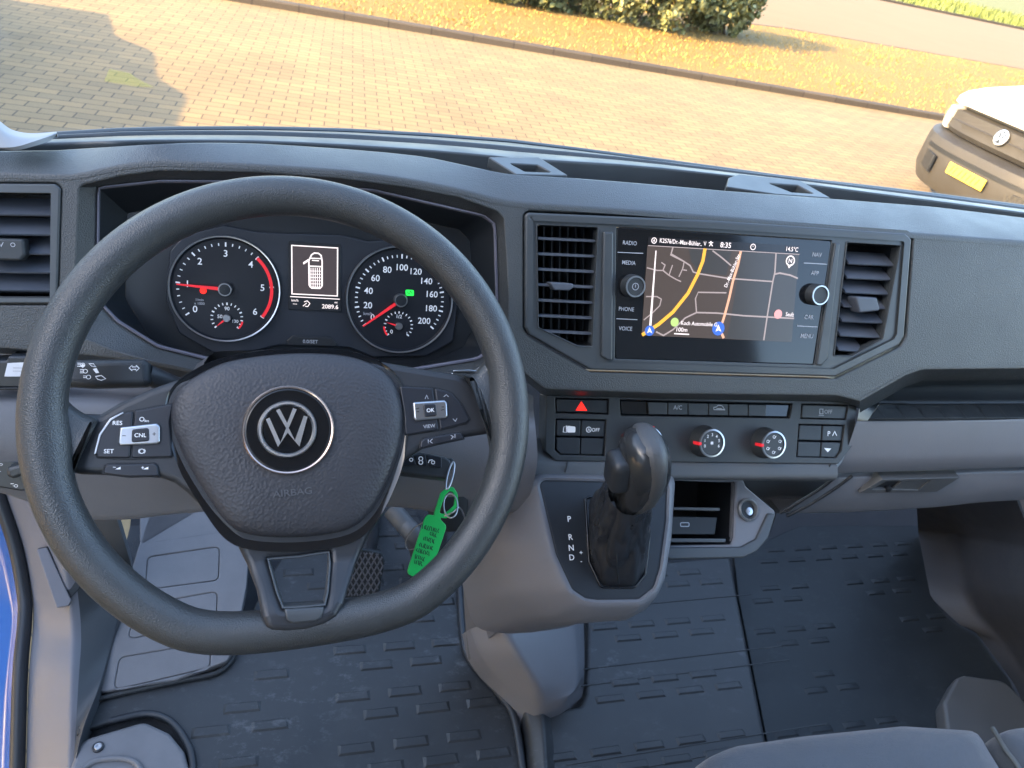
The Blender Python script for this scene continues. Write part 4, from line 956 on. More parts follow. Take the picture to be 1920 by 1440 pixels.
# stitched seam down the front
sp=[rows_ for rows_ in []]
P=[at(1160,1094,'y',S2.at(1160,1094,.004).y-.002),at(1157,1060,'y',.478),at(1157,1020,'y',.486),at(1160,980,'y',.488)]
tube('stitching',cat3(P,6),.0009,DKP,gt_)
# knob: skinned loft of cross sections along the lever axis
ax=(top-neck).normalized(); sx=V((1,0,0)); sx=(sx-ax*sx.dot(ax)).normalized(); sy=ax.cross(sx)
def knobloft(name,secs,m,par,n=36,flat=0):
    bm=bmesh.new(); rows=[]
    for (h,ox,oy,rx,ry) in secs:
        c=neck+ax*(h*1.22)+sx*ox*1.03+sy*oy; rx=rx*.97
        rows.append([bm.verts.new(c+sx*math.copysign(abs(math.cos(a))**.85,math.cos(a))*rx+sy*math.copysign(abs(math.sin(a))**.85,math.sin(a))*ry) for a in [2*math.pi*j/n for j in range(n)]])
    for a,b in zip(rows,rows[1:]):
        for j in range(n): bm.faces.new((a[j],a[(j+1)%n],b[(j+1)%n],b[j]))
    bm.faces.new(rows[0]);bm.faces.new(rows[-1]); bmesh.ops.recalc_face_normals(bm,faces=bm.faces)
    return fin(name,bm,m,par,None,50)
GLD=mat('gloss_lever',(.024,.026,.028),.22,spec=.6)
kb=knobloft('knob',[(-.006,-.006,0,.014,.014),(.002,-.004,0,.0185,.019),(.012,.000,0,.0222,.0245),(.026,.003,0,.0245,.029),(.040,.003,0,.026,.031),(.052,.002,0,.0255,.031),(.062,.001,0,.0235,.028),(.069,0,0,.019,.023),(.073,0,0,.012,.015),(.0745,0,0,.004,.005)],GLD,gl_)
knobloft('grip_band',[(-.008,-.004,0,.0080,.0135),(.001,.000,0,.0115,.0198),(.012,.004,0,.0150,.0262),(.028,.0058,0,.0165,.0306),(.041,.006,0,.0168,.0328),(.053,.005,0,.0165,.0328),(.063,.004,0,.0168,.0296),(.0705,.003,0,.0140,.0244),(.0745,.003,0,.0095,.0160),(.0755,.003,0,.003,.0055)],KNOBT,kb)
rb_=Matrix((sx,sy,ax)).transposed()
box('release_button',neck+ax*.050-sx*.0235-sy*.002,(.024,.032,.042),BTN,kb,.009,rb_,5)
# ---------------- cubby with power socket ----------------
S3=Fr(at(1400,1000,'y',.575),48)
cb=thing('storage_cubby','grey open cubby with a round power socket beside the gear console','storage cubby',S3.at(1350,980,-.03))
CU=[(1264,898),(1378,902),(1374,1008),(1370,1020),(1250,1022)]
CF=[(1258,893),(1395,898),(1400,912),(1455,958),(1455,968),(1440,1008),(1420,1032),(1395,1043),(1250,1046)]
plate('cubby_face',S3,CF,-.012,.0,GREY,cb,[CU],bevel=.004,r=.008,hr=.003,res=4)
plate('cubby_lip',S3,[(1252,1026),(1390,1025),(1418,1010),(1440,962),(1456,962),(1441,1010),(1420,1034),(1395,1046),(1250,1050)],-.02,.003,TRIM,cb,bevel=.0025,r=.006)
loft('cavity_wall',S3,[(U(S3,CU,-.001),-.001),([(p[0],p[1]+.02) for p in U(S3,CU,-.001)],-.09)],BLK,cb,cap=True,px=False,flip=True,n=60)
loft('underside',S3,[(rp(U(S3,CF,-.01),.012),-.010),([(p[0]*.9,p[1]*.75+.02) for p in rp(U(S3,CF,-.01),.012)],-.07)],GREYD,cb,px=False,n=80)
plate('inner_shelf',S3,[(1252,950),(1350,952),(1350,958),(1252,956)],-.012,-.002,GREYD,cb,bevel=.001)
up=plate('usb_panel',S3,[(1254,968),(1345,970),(1340,1002),(1250,1002)],-.014,-.006,BLK,cb,bevel=.001)
marks('usb_port',S3,[('l',rp([(1276,980),(1292,980),(1292,987),(1276,987)],2.5),1.5,True)],-.0057,DIMW,up)
plate('inner_shelf',S3,[(1250,1009),(1362,1010),(1360,1017),(1250,1017)],-.010,-.001,TRIM,cb,bevel=.001)
sf=S3.sub(1401,956,.0)
sk_=lathe('power_socket',sf,[(.0150,0),(.0148,.004),(.0130,.0052),(.0118,.0045),(.0105,.0005),(.0105,.0002),(.0005,.0002)],mat('socket_ring',(.13,.14,.145),.3),cb,40)
lathe('socket_bore',sf,[(.0104,.0006),(.0003,.0006)],BLK,sk_,32,capend=False)
sf=sf.sub(1401,956,0); sf.C=sf.C+S3.n*.0245+S3.u*.002-S3.v*.002
lathe('socket_contact',sf,[(.0055,-.0238),(.0050,-.0225),(.0005,-.0220)],SIL,sk_,32,capend=False)
# ---------------- steering wheel ----------------
W=Fr((.0081,.4830,Z(-.3797)),41.2)
sw=thing('steering_wheel','black three spoke steering wheel with flattened bottom and round chrome badge','steering wheel',W.C)
ROT=math.radians(4)
def rimp(a,dr=0):
    RR_=.1925-.0158+dr
    x,y=math.cos(a)*RR_,math.sin(a)*RR_
    # flat bottom, turned slightly anticlockwise
    aa=a-ROT; k=-math.sin(aa)
    xx=math.cos(aa)*RR_; yy=math.sin(aa)*RR_; lim=-RR_*.955
    if yy<lim+.018:
        t=(lim+.018-yy); yy=lim+.018-(.018*(1-math.exp(-t/.018)))
    x=xx*math.cos(ROT)-yy*math.sin(ROT); y=xx*math.sin(ROT)+yy*math.cos(ROT)
    return V((x,y,0))
NA=160; bm=bmesh.new(); rows=[]
for i in range(NA):
    a=2*math.pi*i/NA; p=rimp(a); p2=rimp(a+.01); tdir=(p2-p).normalized(); rad=V((tdir.y,-tdir.x,0))
    # thicker, flared near the side spokes
    dang=min(abs((a-math.radians(2)+math.pi)%(2*math.pi)-math.pi),abs((a-math.radians(187)+math.pi)%(2*math.pi)-math.pi))
    fl=math.exp(-(dang/.13)**2)
    row=[]
    for j in range(28):
        b=2*math.pi*j/28; cx_,cz_=math.cos(b),math.sin(b)
        rx=.0158+ (fl*.003 if cx_<0 else 0)*abs(cx_)**2; rz=.0155
        row.append(bm.verts.new(p+rad*cx_*rx+V((0,0,1))*cz_*rz))
    rows.append(row)
for i in range(NA):
    a=rows[i];b=rows[(i+1)%NA]
    for j in range(28): bm.faces.new((a[j],a[(j+1)%28],b[(j+1)%28],b[j]))
bmesh.ops.recalc_face_normals(bm,faces=bm.faces)
fin('rim',bm,RIM,sw,W.M(),60)
# spoke body
def densify(p,st=14):
    out=[]
    for a,b in zip(p,p[1:]+p[:1]):
        n=max(1,int(math.hypot(b[0]-a[0],b[1]-a[1])/st)); out+=[(a[0]+(b[0]-a[0])*i/n,a[1]+(b[1]-a[1])*i/n) for i in range(n)]
    return out
SPO=[(118,795),(150,775),(186,776),(228,752),(282,728),(340,708),(400,690),(470,676),(620,664),(700,674),(790,690),(858,701),(885,716),(925,770),(935,800),(925,812),(860,822),(795,842),(762,862),(748,900),(722,960),(690,1010),(668,1060),(655,1100),(645,1135),(632,1158),(610,1174),(575,1185),(535,1188),(508,1186),(497,1178),(490,1160),(480,1110),(462,1060),(440,1015),(400,975),(350,925),(325,905),(300,897),(240,893),(150,890),(120,885)]
HOLE=[(503,1049),(560,1045),(616,1036),(618,1055),(614,1110),(609,1134),(569,1138),(531,1140),(520,1112)]
V0=W.uv(560,1040,-.01)[1]; V1=W.uv(560,1150,0)[1]; LIFT=.027
def sm_(t): t=max(0,min(1,t)); return t*t*(3-2*t)
def ulift(pts,w): return [W.uv(p[0],p[1],w+LIFT*sm_((p[1]-1040)/110)) for p in pts]
def lift(o):
    zoff=0
    for v in o.data.vertices: v.co.z+=LIFT*sm_((V0-v.co.y)/(V0-V1))
SPO=densify(SPO); HOLE=densify(HOLE)
lift(plate('spoke_body',W,ulift(SPO,-.010),-.034,-.010,SPK,sw,[ulift(HOLE,-.010)],bevel=.006,px=False,r=.0006,hr=.0006,res=4))
# lower insert frame bevel (paler lip of the opening)
lift(plate('lower_spoke_lip',W,ulift(inset(HOLE,-3,565,1105),-.0085),-.026,-.0085,TRIM,sw,[ulift(inset(HOLE,2,565,1105),-.0085)],bevel=.0012,px=False))
lift(plate('lower_spoke_insert',W,ulift(densify([(533,1143),(608,1138),(603,1158),(592,1165),(548,1169),(538,1163)],8),-.008),-.02,-.0080,TRIM,sw,bevel=.0012,px=False))
# textured wedges of rubber where the rim meets the spokes
for P_ in([(80,745),(108,722),(124,748),(142,766),(160,778),(180,783),(184,788),(172,815),(152,855),(137,890),(128,945),(85,935)],[(868,703),(890,700),(912,672),(950,690),(965,850),(920,862),(913,815),(902,775),(888,735)]):
    c_=(sum(q[0] for q in P_)/len(P_),sum(q[1] for q in P_)/len(P_)); g_=densify(P_,10)
    loft('rim_wedge',W,[(U(W,g_,-.02),-.02),(U(W,g_,-.009),-.009),(U(W,inset(g_,2.5,*c_),-.005),-.005),(U(W,inset(g_,7,*c_),-.002),-.002),(U(W,inset(g_,14,*c_),.001),.001)],RIM,sw,cap=True,px=False,n=90,smooth=70)
# airbag cushion
PADO=smoothpoly([(445,672),(540,661),(640,664),(705,684),(742,718),(757,770),(752,835),(730,900),(700,955),(665,988),(615,1003),(540,1009),(470,1004),(428,985),(390,935),(345,860),(320,795),(322,752),(345,718),(395,688)],6)
q=U(W,PADO,-.006)
cx=sum(p[0] for p in q)/len(q); cy=sum(p[1] for p in q)/len(q)
def sc(q,k): return [((p[0]-cx)*k+cx,(p[1]-cy)*k+cy) for p in q]
rings=[(sc(q,.99),-.022),(sc(q,1.0),-.012)]
for k,h in((.992,-.0085),(.975,-.0055),(.94,-.003),(.88,-.001),(.8,.0006),(.7,.0018),(.6,.0027),(.5,.0033),(.35,.0038),(.2,.004)): rings.append((sc(q,k),h))
ab=loft('airbag_cover',W,rings,BAG,sw,cap=True,px=False,n=160,smooth=60)
glo=U(W,PADO,-.006)
loft('gloss_surround',W,[(sc(glo,.97),-.011),(sc(glo,1.02),-.0105),([(p[0],p[1]-(.007 if p[1]<-.01 else 0)*min(1,(-p[1]-.01)/.03)) for p in sc(glo,1.05)],-.0085),([(p[0],p[1]-(.007 if p[1]<-.01 else 0)*min(1,(-p[1]-.01)/.03)) for p in sc(glo,1.062)],-.013)],GLB,sw,px=False,n=160)
marks('airbag_lettering',W,[('t','AIRBAG',549,923,13,5,1.15)],.0042,FAINT,ab)
marks('horn_mark',W,[('l',[(347,805),(347,818)],1.5),('l',[(350,807),(360,806),(361,815),(350,816)],1.3)],-.0005,mat('horn_print',(.02,.02,.025),.5),ab)
marks('horn_mark',W,[('l',[(710,784),(728,780)],1.2),('l',[(723,779),(723,790)],1.2)],-.0003,FAINT,ab)
bf=W.sub(541,806,.0062)
bd=lathe('badge',bf,[(.0345,-.002),(.0345,.0008),(.0335,.0018),(.0325,.0014),(.032,.0)],COP,sw,80,capend=False)
lathe('badge_dish',bf,[(.0326,.0006),(.031,-.0008),(.024,-.0012),(.0005,-.0012)],GLB,bd,64,capend=False)
ef=W.sub(539,805,.0062)
lathe('badge_ring',ef,[(.0222,-.002),(.0222,.001),(.0212,.0026),(.0196,.0026),(.0188,.0012),(.0186,0)],CHR,bd,72,capend=False)
lathe('badge_core',ef,[(.0186,.0),(.0005,.0004)],GLB,bd,48,capend=False)
vwlogo('badge_letters',ef,.0200,.0004,.0020,CHR,bd,rot=4)
# button pods
def pod(name,pts,w,m,lab,par=sw,lm=WHT,bev=.0012,w0=-.014):
    b=plate(name,W,pts,w0,w,m,par,bevel=bev,r=.002)
    for l in lab: marks('button_print',W,l,w+.0002,lm,b)
    return b
POD=mat('pod_plastic',(.018,.020,.026),.35,var=.05)
lp=[(178,848),(187,815),(207,786),(230,775),(252,770),(326,756),(318,790),(323,857),(240,860),(183,858)]
gap=plate('button_gap',W,inset(lp,-2.2,255,815),-.014,-.0092,BLK,sw,bevel=.0004,r=.002)
pod('button_pad',[(178,848),(187,815),(207,786),(230,775),(250,770.5),(243,859),(183,858)],-.0075,POD,[[('t','RES',220,793,8.5),('t','SET',204,846,8.5)]])
pod('button_pad',[(252.5,770),(326,756),(318,790),(323,857),(245.5,859)],-.0078,POD,[[('o',266,786,4,1.2),('t','lim',275,789,5),('o',266,846,4.5,1.3),('t','(   )',266,846,7)]])
s_=pod('silver_rocker',[(224,801),(294,793.5),(300,799),(300,828),(296,833),(224,836),(221,830)],-.0052,SIL,[[('l',[(229,817),(236,817)],1.4),('l',[(286,814),(292,813.5)],1.3),('l',[(289,810.5),(289,817)],1.3)]],lm=POD,bev=.0015)
pod('centre_key',[(247,805),(279,802),(280,827),(246,830)],-.0042,POD,[[('t','CNL',263,816,8)]],bev=.001)
plate('silver_edge',W,[(176,852),(185,814),(206,785),(230,772.5),(232,774.5),(209,788),(189,816),(180,850)],-.012,-.0068,SIL,sw,bevel=.0003)
lk_=[(192,888),(196,874),(202,870),(290,869),(295,874),(298,893),(240,894)]
plate('button_gap',W,inset(lk_,-2,245,881),-.016,-.0092,BLK,sw,bevel=.0004,r=.001)
pod('rocker_key',lk_,-.0072,POD,[[('p',[(216,880),(226,875),(226,880)]),('l',[(212,876),(217,876)],1.2),('p',[(268,880),(278,875),(278,880)]),('l',[(265,877),(270,877)],1.2),('l',[(267.5,874.5),(267.5,879.5)],1.2)]])
rpd=[(749,724),(815,727.5),(838,733),(848,738),(865,757),(881,786),(875,793),(822,806),(760,816),(757,770)]
plate('button_gap',W,inset(rpd,-2.2,810,770),-.014,-.0092,BLK,sw,bevel=.0004,r=.002)
pod('button_pad',[(749,724),(812,727.5),(823,806),(760,816),(757,770)],-.0075,POD,[[('t','VIEW',805,799,6.5,6),('l',[(797,748),(800,741),(803,748)],1.1)]],lm=DIMW)
pod('button_pad',[(814.5,727.5),(838,733),(848,738),(865,757),(881,786),(875,793),(825.5,805.5)],-.0078,POD,[[('l',[(832,744),(837,740),(841,744)],1.1),('l',[(849,785),(854,790),(857,784)],1.1)]],lm=DIMW)
pod('silver_rocker',[(774,754),(834,750),(839,755),(840,780),(835,784.5),(780,789),(776,784)],-.0052,SIL,[[('l',[(779,767),(786,765)],1.2),('l',[(781,772),(786,772)],1.2),('l',[(828,763),(833,763)],1.2),('l',[(827,769),(833,768)],1.2)]],lm=POD,bev=.0015)
pod('centre_key',[(793,758),(817,756.5),(820,780),(796,782)],-.0042,POD,[[('t','OK',807,769,7,5)]],bev=.001)
rk=[(787,842),(789,828),(796,822),(858,811),(864,812),(871,823),(820,833)]
plate('button_gap',W,inset(rk,-2,828,826),-.016,-.0092,BLK,sw,bevel=.0004,r=.001)
pod('rocker_key',rk,-.0072,POD,[[('l',[(803,824),(803,831)],1.2),('l',[(811,823),(806,827.5),(811,831)],1.2),('l',[(845,816),(850,819),(846,823)],1.2),('l',[(853,814),(853,821)],1.2)]],lm=DIMW)
# column shroud behind the wheel
sc_=thing('steering_column','dark grey steering column shroud behind the wheel','steering column',W.C-W.n*.12)
SHR=mat('shroud_plastic',(.105,.105,.11),.5,grain=.0003,gs=900,bump=.3,var=.06)
loft('shroud',W,[(rp([(-.075,-.055),(.075,-.055),(.075,.055),(-.075,.055)],.02),-.045),(rp([(-.085,-.07),(.085,-.07),(.085,.05),(-.085,.05)],.02),-.06),(rp([(-.10,-.085),(.10,-.085),(.10,.03),(-.10,.03)],.03),-.20)],SHR,sc_,px=False,n=80)
# stalks
ts=thing('indicator_stalk','black indicator stalk with headlight and arrow symbols left of the column','stalk',at(200,698,'y',.56))
C1,C2=at(95,700,'y',.545),at(283,700,'y',.56)
fs=Fr(at(200,698,'y',.553),41,roll=0)
stk=plate('stalk_body',fs,[(100,674),(270,672),(279,680),(281,716),(272,724),(170,727),(100,722)],-.016,.004,PADS,ts,bevel=.006,r=.004,res=5)
tube('stalk_arm',[fs.at(276,702,-.008),fs.at(330,725,-.02),fs.at(400,760,-.06)],.0085,PADS,ts)
marks('stalk_symbols',fs,[('p',rp([(155,682),(160,686),(155,690),(151,686)],1)),('l',[(145,681),(152,681)],1.3),('l',[(145,684),(152,684)],1.3),('l',[(145,687),(152,687)],1.3),('o',155,684.5,4,1.2),('l',[(150,693),(157,693)],1.3),('l',[(150,696),(157,696)],1.3),('l',[(150,699),(157,699)],1.3),('o',160,696,4,1.2),('l',[(156,705),(163,705)],1.3),('l',[(156,708),(163,708)],1.3),('o',166,707,4,1.2),
 ('l',[(167,682),(175,682),(180,688),(171,686)],1.3,True),('p',[(174,692),(181,690),(186,699),(180,700)]),('l',[(179,706),(190,704),(198,710),(190,713),(183,711)],1.4,True),
 ('l',[(242,690),(248,685),(248,688),(255,688),(255,685),(261,690.5),(255,696),(255,692.5),(248,692.5),(248,695)],1.3,True)],.0043,WHT,stk)
ws=thing('wiper_stalk','short silver edged wiper stalk seen behind the right spoke','stalk',at(870,700,'y',.55))
fw=Fr(at(870,702,'y',.556),41)
wb=plate('stalk_body',fw,[(830,698),(850,694),(905,697),(915,700),(915,716),(850,714)],-.016,.004,PADS,ws,bevel=.004,r=.003,res=4)
plate('stalk_edge',fw,[(850,694),(880,693),(905,696),(905,698.5),(850,697)],-.004,.0052,SIL,wb,bevel=.0005)
marks('stalk_print',fw,[('l',[(838,703),(846,703)],2.2),('l',[(838,706),(846,706)],1.5),('l',[(848,699),(848,708)],1.5)],.0054,WHT,wb)
# slot with labelled black box, far left
ob=thing('labelled_box','small black box with a white sticker in the slot at the left of the dashboard','box',at(20,698,'y',.61))
fo=Fr(at(20,698,'y',.606),20)
bx_=plate('box_body',fo,[(-40,678),(12,676),(15,668),(60,668),(64,728),(-40,727)],-.02,.003,BTN,ob,bevel=.002,r=.002)
plate('sticker',fo,[(14,681),(58,679),(56,706),(8,706)],.0031,.0035,STK,bx_,bevel=.0001)
marks('sticker_text',fo,[('t','xxxxxxxx',36,690,4),('t','xxxxxxx',34,696,4)],.0037,DIMW,bx_)
plate('slot_edge',fo,[(-40,728),(62,726),(60,731),(-40,733)],-.01,.004,BLK,ob,bevel=.001)
# light switch
ls=thing('light_switch','round headlight switch at the lower left beside the wheel rim','light switch',at(15,895,'y',.58))
fl_=Fr(at(15,893,'y',.572),25)
lb=plate('switch_plate',fl_,smoothpoly([(-50,870),(0,862),(40,868),(55,900),(48,921),(0,915),(-50,905)],4),-.012,.003,BTN,ls,bevel=.002)
plate('rotary_bar',fl_,[(10,878),(50,868),(54,888),(22,900),(12,892)],.0,.012,PADS,lb,bevel=.003,r=.004)
marks('switch_print',fl_,[('t','AUTO',-6,871,5.5),('t','o-',-2,884,6),('l',[(20,907),(26,907)],1.5),('o',30,911,3,1),('l',[(24,911),(27,911)],1.2)],.0033,WHT,lb)
# ---------------- key, ring and green tag ----------------
kc=at(800,872,'y',.528)
ck=thing('car_key','black folding car key in the ignition behind the right spoke','car key',kc)
fk=Fr(kc,52,yaw=-6)
kbod=plate('fob',fk,[(738,868),(748,856),(788,847),(835,856),(846,863),(846,880),(838,898),(735,886)],-.014,.003,PADS,ck,bevel=.0025,r=.003,res=4)
plate('fob_eye',fk,[(835,857),(850,859),(853,868),(848,882),(838,878)],-.010,.002,PADS,kbod,bevel=.0015,r=.002)
for q_ in([(752,859),(774,853),(780,871),(750,875)],[(777,853),(797,851),(802,874),(783,872)],[(800,852),(828,857),(828,877),(804,874)]):
    plate('fob_button',fk,q_,.002,.0042,POD,kbod,bevel=.0006,r=.0015)
marks('fob_symbols',fk,[('o',771,862,3,1.4),('o',789,860,3.6,1.6),('o',789,867,3.6,1.6),('o',812,867,3,1.4),('l',[(803,868),(805,863),(811,862)],1.6)],.0045,WHT,kbod)
plate('key_blade',fk,[(700,872),(745,868),(745,880),(700,884)],-.009,-.006,SIL,ck,bevel=.0005)
def ringp(px,py,y,rx,ry,tilt=0,n=28,dy=.004):
    c=at(px,py,'y',y); k=(c-O).length/FPX
    u=right;v_=-down
    return [c+u*(math.cos(a)*rx*math.cos(tilt)-math.sin(a)*ry*math.sin(tilt))*k+v_*(math.cos(a)*rx*math.sin(tilt)+math.sin(a)*ry*math.cos(tilt))*k+fwd*math.sin(a)*dy for a in [2*math.pi*i/n for i in range(n)]]
kr=tube('key_ring',ringp(844,892,.515,5,24,-.22,dy=.006),.0010,SIL,None,True,8); tag(kr,'thin steel ring joining the black key fob to the green tag','key ring','key rings')
kr=tube('key_ring',ringp(845,948,.512,13,20,.15,dy=.008),.0008,SIL,None,True,8); tag(kr,'steel wire ring looped through the eye of the green tag','key ring','key rings')
kr=tube('wire_loop',cat3([at(833,968,'y',.51),at(850,960,'y',.508),at(862,952,'y',.512),at(872,975,'y',.52),at(868,990,'y',.53)],6),.0008,SIL,None,False,8); tag(kr,'bent wire end poking out right of the green tag towards the rim','wire')
kr=tube('string_loop',cat3([at(800,975,'y',.54),at(775,992,'y',.545),at(761,1015,'y',.55),at(764,1030,'y',.55),at(778,1029,'y',.545)],8),.0006,mat('grey_string',(.18,.19,.2),.5),None,False,6); tag(kr,'thin dark loop of string to the left of the green tag','string')
ft=Fr(at(805,1020,'y',.50),38,yaw=4)
tg=thing('key_tag','bright green plastic key tag with dark handwriting hanging from the ignition key','key tag',ft.C)
TG=[(818,966),(826,968),(827,975),(836,984),(837,990),(822,1035),(806,1068),(779,1080),(773,1081),(765,1076),(764,1070),(796,972),(802,965),(812,966)]
tgb=plate('tag_body',ft,TG,-.0012,.0012,GRN,tg,bevel=.0008,r=.003,res=3)
loopo=[(812,968),(818,950),(826,925),(838,914),(850,913),(858,925),(860,945),(850,960),(838,972),(830,972)]
loopi=[(824,962),(829,945),(836,928),(843,921),(850,924),(853,935),(851,948),(842,957),(832,964)]
plate('tag_eye',ft,loopo,-.0012,.0012,GRN,tg,[loopi],bevel=.0008,r=.003,hr=.002,res=3)
hw=[]
random.seed(4)
for (x,y,L) in((808,988,32),(813,1001,13),(806,1010,24),(800,1022,26),(794,1032,26),(789,1044,22),(786,1054,18)):
    for j in range(int(L/3.2)):
        xx=x-L/2+j*3.2; hw.append(('l',[(xx+random.uniform(-1,1)+1.5,y-4.4+j*.9+random.uniform(-1,1)),(xx+random.uniform(-1,1),y+j*.9+random.uniform(-1,1)),(xx+random.uniform(0,2),y+3.7+j*.9+random.uniform(-1,1))],1.5))
marks('handwriting',ft,hw,.0014,INK,tgb)
# ---------------- floor, mats, sill, seat ----------------
def zpts(pts,z): return [at(p[0],p[1],'z',Z(z)) for p in pts]
def slab(name,P,z0,z1,m,parent=None,bevel=.003,r=.01,holes=()):
    f=Fr((0,0,z1),90); # local x=world x, local y=world y
    q=[(p.x,p.y) for p in P]
    if r: q=rp(q,r)
    hs=[[(p.x,p.y) for p in h] for h in holes]
    me=plate_me(q,hs,z1-z0,bevel,name); return link(name,me,f.M(-(z1-z0)/2),m,parent,35)
FLOOR=mat('floor_lining',(.030,.034,.040),.85,grain=.0012,gs=700,bump=.6,var=.2)
bm=bmesh.new()
for x0_,x1_,y0_,y1_ in((-.272,1.9,-.35,1.05),):
    xsn=[x0_,x1_]; prof=[(-.35,Z(-1.115)),(1.08,Z(-1.115)),(1.22,Z(-1.03)),(1.32,Z(-.85)),(1.34,Z(-.66))]
    for a,b in zip(prof,prof[1:]):
        vs=[bm.verts.new(p) for p in((x0_,a[0],a[1]),(x1_,a[0],a[1]),(x1_,b[0],b[1]),(x0_,b[0],b[1]))]; bm.faces.new(vs)
    prof2=[(-.35,Z(-1.115)),(-.35,Z(-1.4)),(1.45,Z(-1.4)),(1.45,Z(-.66)),(1.34,Z(-.66))]
    for a,b in zip(prof2,prof2[1:]):
        vs=[bm.verts.new(p) for p in((x0_,a[0],a[1]),(x1_,a[0],a[1]),(x1_,b[0],b[1]),(x0_,b[0],b[1]))]; bm.faces.new(vs)
o=fin('cab_floor',bm,FLOOR,None,None,30); o['kind']='structure'
def dashes(par,P_in,z,x0,x1,y0,y1,dx,dy,L,Wd,m,skew=0,skip=lambda x,y:False,h=.0024,rows=None):
    """raised staggered lugs of the rubber mat, moulded in one piece with it"""
    bm=bmesh.new(); j=0; y=y0
    f=lambda q:V((q[0],q[1]))
    while y<y1:
        x=x0+(dx/2 if j%2 else 0)
        while x<x1:
            if inside(P_in,x,y) and inside(P_in,x+L,y) and inside(P_in,x,y+Wd) and not skip(x,y):
                c=.0035
                b=[(x,y),(x+L,y),(x+L,y+Wd),(x,y+Wd)]; t_=[(x+c,y+c*.7),(x+L-c,y+c*.7),(x+L-c*1.6,y+Wd-c*.7),(x+c*1.6,y+Wd-c*.7)]
                bv=[bm.verts.new((*q,z)) for q in b]; tv=[bm.verts.new((*q,z+h)) for q in t_]
                bm.faces.new(tv)
                for i in range(4): bm.faces.new((bv[i],bv[(i+1)%4],tv[(i+1)%4],tv[i]))
            x+=dx
        j+=1; y+=dy if j%2 else (rows or dy)
    return fin('raised_pattern',bm,m,par,None,25)
def inside(P,x,y):
    c=False;n=len(P)
    for i in range(n):
        a=P[i];b=P[i-1]
        if (a.y>y)!=(b.y>y) and x<(b.x-a.x)*(y-a.y)/(b.y-a.y)+a.x: c=not c
    return c
# driver's mat
DM=zpts([(150,1370),(165,1325),(200,1300),(330,1275),(405,1262),(432,1240),(447,1205),(470,1150),(500,1090),(530,1040),(600,1000),(700,955),(780,957),(860,1100),(868,1190),(880,1235),(935,1300),(965,1350),(985,1470),(985,1560),(365,1560),(362,1440),(352,1395),(318,1352),(275,1338),(205,1352)],-1.098)
dm=thing('floor_mat','worn black rubber mat with raised lugs in the driver footwell','floor mat',DM[0],'rubber floor mats')
slab('mat_sheet',DM,Z(-1.110),Z(-1.100),MATR,dm,.003,.008)
dashes(dm,DM,Z(-1.1),-.45,.6,.30,1.25,.082,.033,.054,.017,MATR,rows=.052,skip=lambda x,y:abs(x-(.02+.0*y))<.045 and y<.78)
def lipline(nm,pts,z,m,par,r=.0042):
    P=[at(p[0],p[1],'z',Z(z)) for p in pts]; tube(nm,cat3(P,5),r,m,par,n=8)
lipline('mat_edge',[(150,1378),(168,1318),(330,1278),(405,1262),(434,1238),(448,1205)],-1.096,MATR,dm)
lipline('mat_edge',[(205,1352),(275,1338),(320,1352),(352,1395),(362,1440),(365,1560)],-1.096,RUB,dm,.005)
lipline('mat_edge',[(861,1100),(868,1190),(880,1235),(935,1300),(965,1350),(985,1480)],-1.094,RUB,dm,.006)
# passenger mats
PM=zpts([(1010,1330),(1088,1322),(1098,1300),(1102,1150),(1110,1060),(1370,1040),(1385,1120),(1440,1395),(1460,1600),(1020,1600)],-1.085)
pm=thing('floor_mat','black rubber mat in front of the middle seat below the gear console','floor mat',PM[0],'rubber floor mats')
slab('mat_sheet',PM,Z(-1.112),Z(-1.087),MATR,pm,.008,.012)
dashes(pm,PM,Z(-1.087),.35,1.25,.28,1.2,.075,.027,.052,.014,MATR,rows=.085)
for yy in(.37,.395,.50,.525,.65,.68,.8):
    a=V((.42,yy,Z(-1.0868))); tube('moulded_line',[a,V((.9 if yy>.5 else .66,yy+.01,Z(-1.0868)))],.0012,MATR,pm,n=6)
P2=zpts([(1376,1040),(1500,985),(1722,985),(1735,1060),(1752,1130),(1790,1168),(1830,1185),(1895,1275),(1915,1330),(1900,1400),(1880,1600),(1462,1600),(1440,1395),(1385,1120)],-1.105)
pm2=thing('floor_mat','dark rubber mat in the shaded passenger footwell at the right','floor mat',P2[0],'rubber floor mats')
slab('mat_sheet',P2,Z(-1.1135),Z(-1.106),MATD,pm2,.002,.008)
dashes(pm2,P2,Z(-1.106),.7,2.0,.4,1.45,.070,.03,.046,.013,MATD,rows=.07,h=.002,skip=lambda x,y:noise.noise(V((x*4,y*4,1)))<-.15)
# grey tunnel cover between the footwells
tc=thing('tunnel_cover','light grey moulded cover on the floor below the gear console','floor cover',at(1000,1250,'z',Z(-1.05)))
T0=[at(1075,1150,'z',Z(-1.04)),at(1082,1230,'z',Z(-1.045)),at(1080,1290,'z',Z(-1.05)),at(1062,1312,'z',Z(-1.05))]
T1=[at(935,1160,'z',Z(-.94)),at(965,1215,'z',Z(-.955)),at(1000,1275,'z',Z(-.99)),at(1012,1316,'z',Z(-1.03))]
T2=[at(880,1180,'z',Z(-1.0)),at(905,1235,'z',Z(-1.02)),at(955,1300,'z',Z(-1.06)),at(985,1345,'z',Z(-1.09))]
T3_=[at(866,1190,'z',Z(-1.08)),at(882,1245,'z',Z(-1.09)),at(935,1310,'z',Z(-1.10)),at(972,1360,'z',Z(-1.105))]
E0=[at(1094,1150,'z',Z(-1.09)),at(1096,1240,'z',Z(-1.09)),at(1093,1300,'z',Z(-1.095)),at(1066,1325,'z',Z(-1.10))]
T0[-1]=at(1064,1311,'z',Z(-1.05)); E0[-1]=at(1082,1316,'z',Z(-1.10))
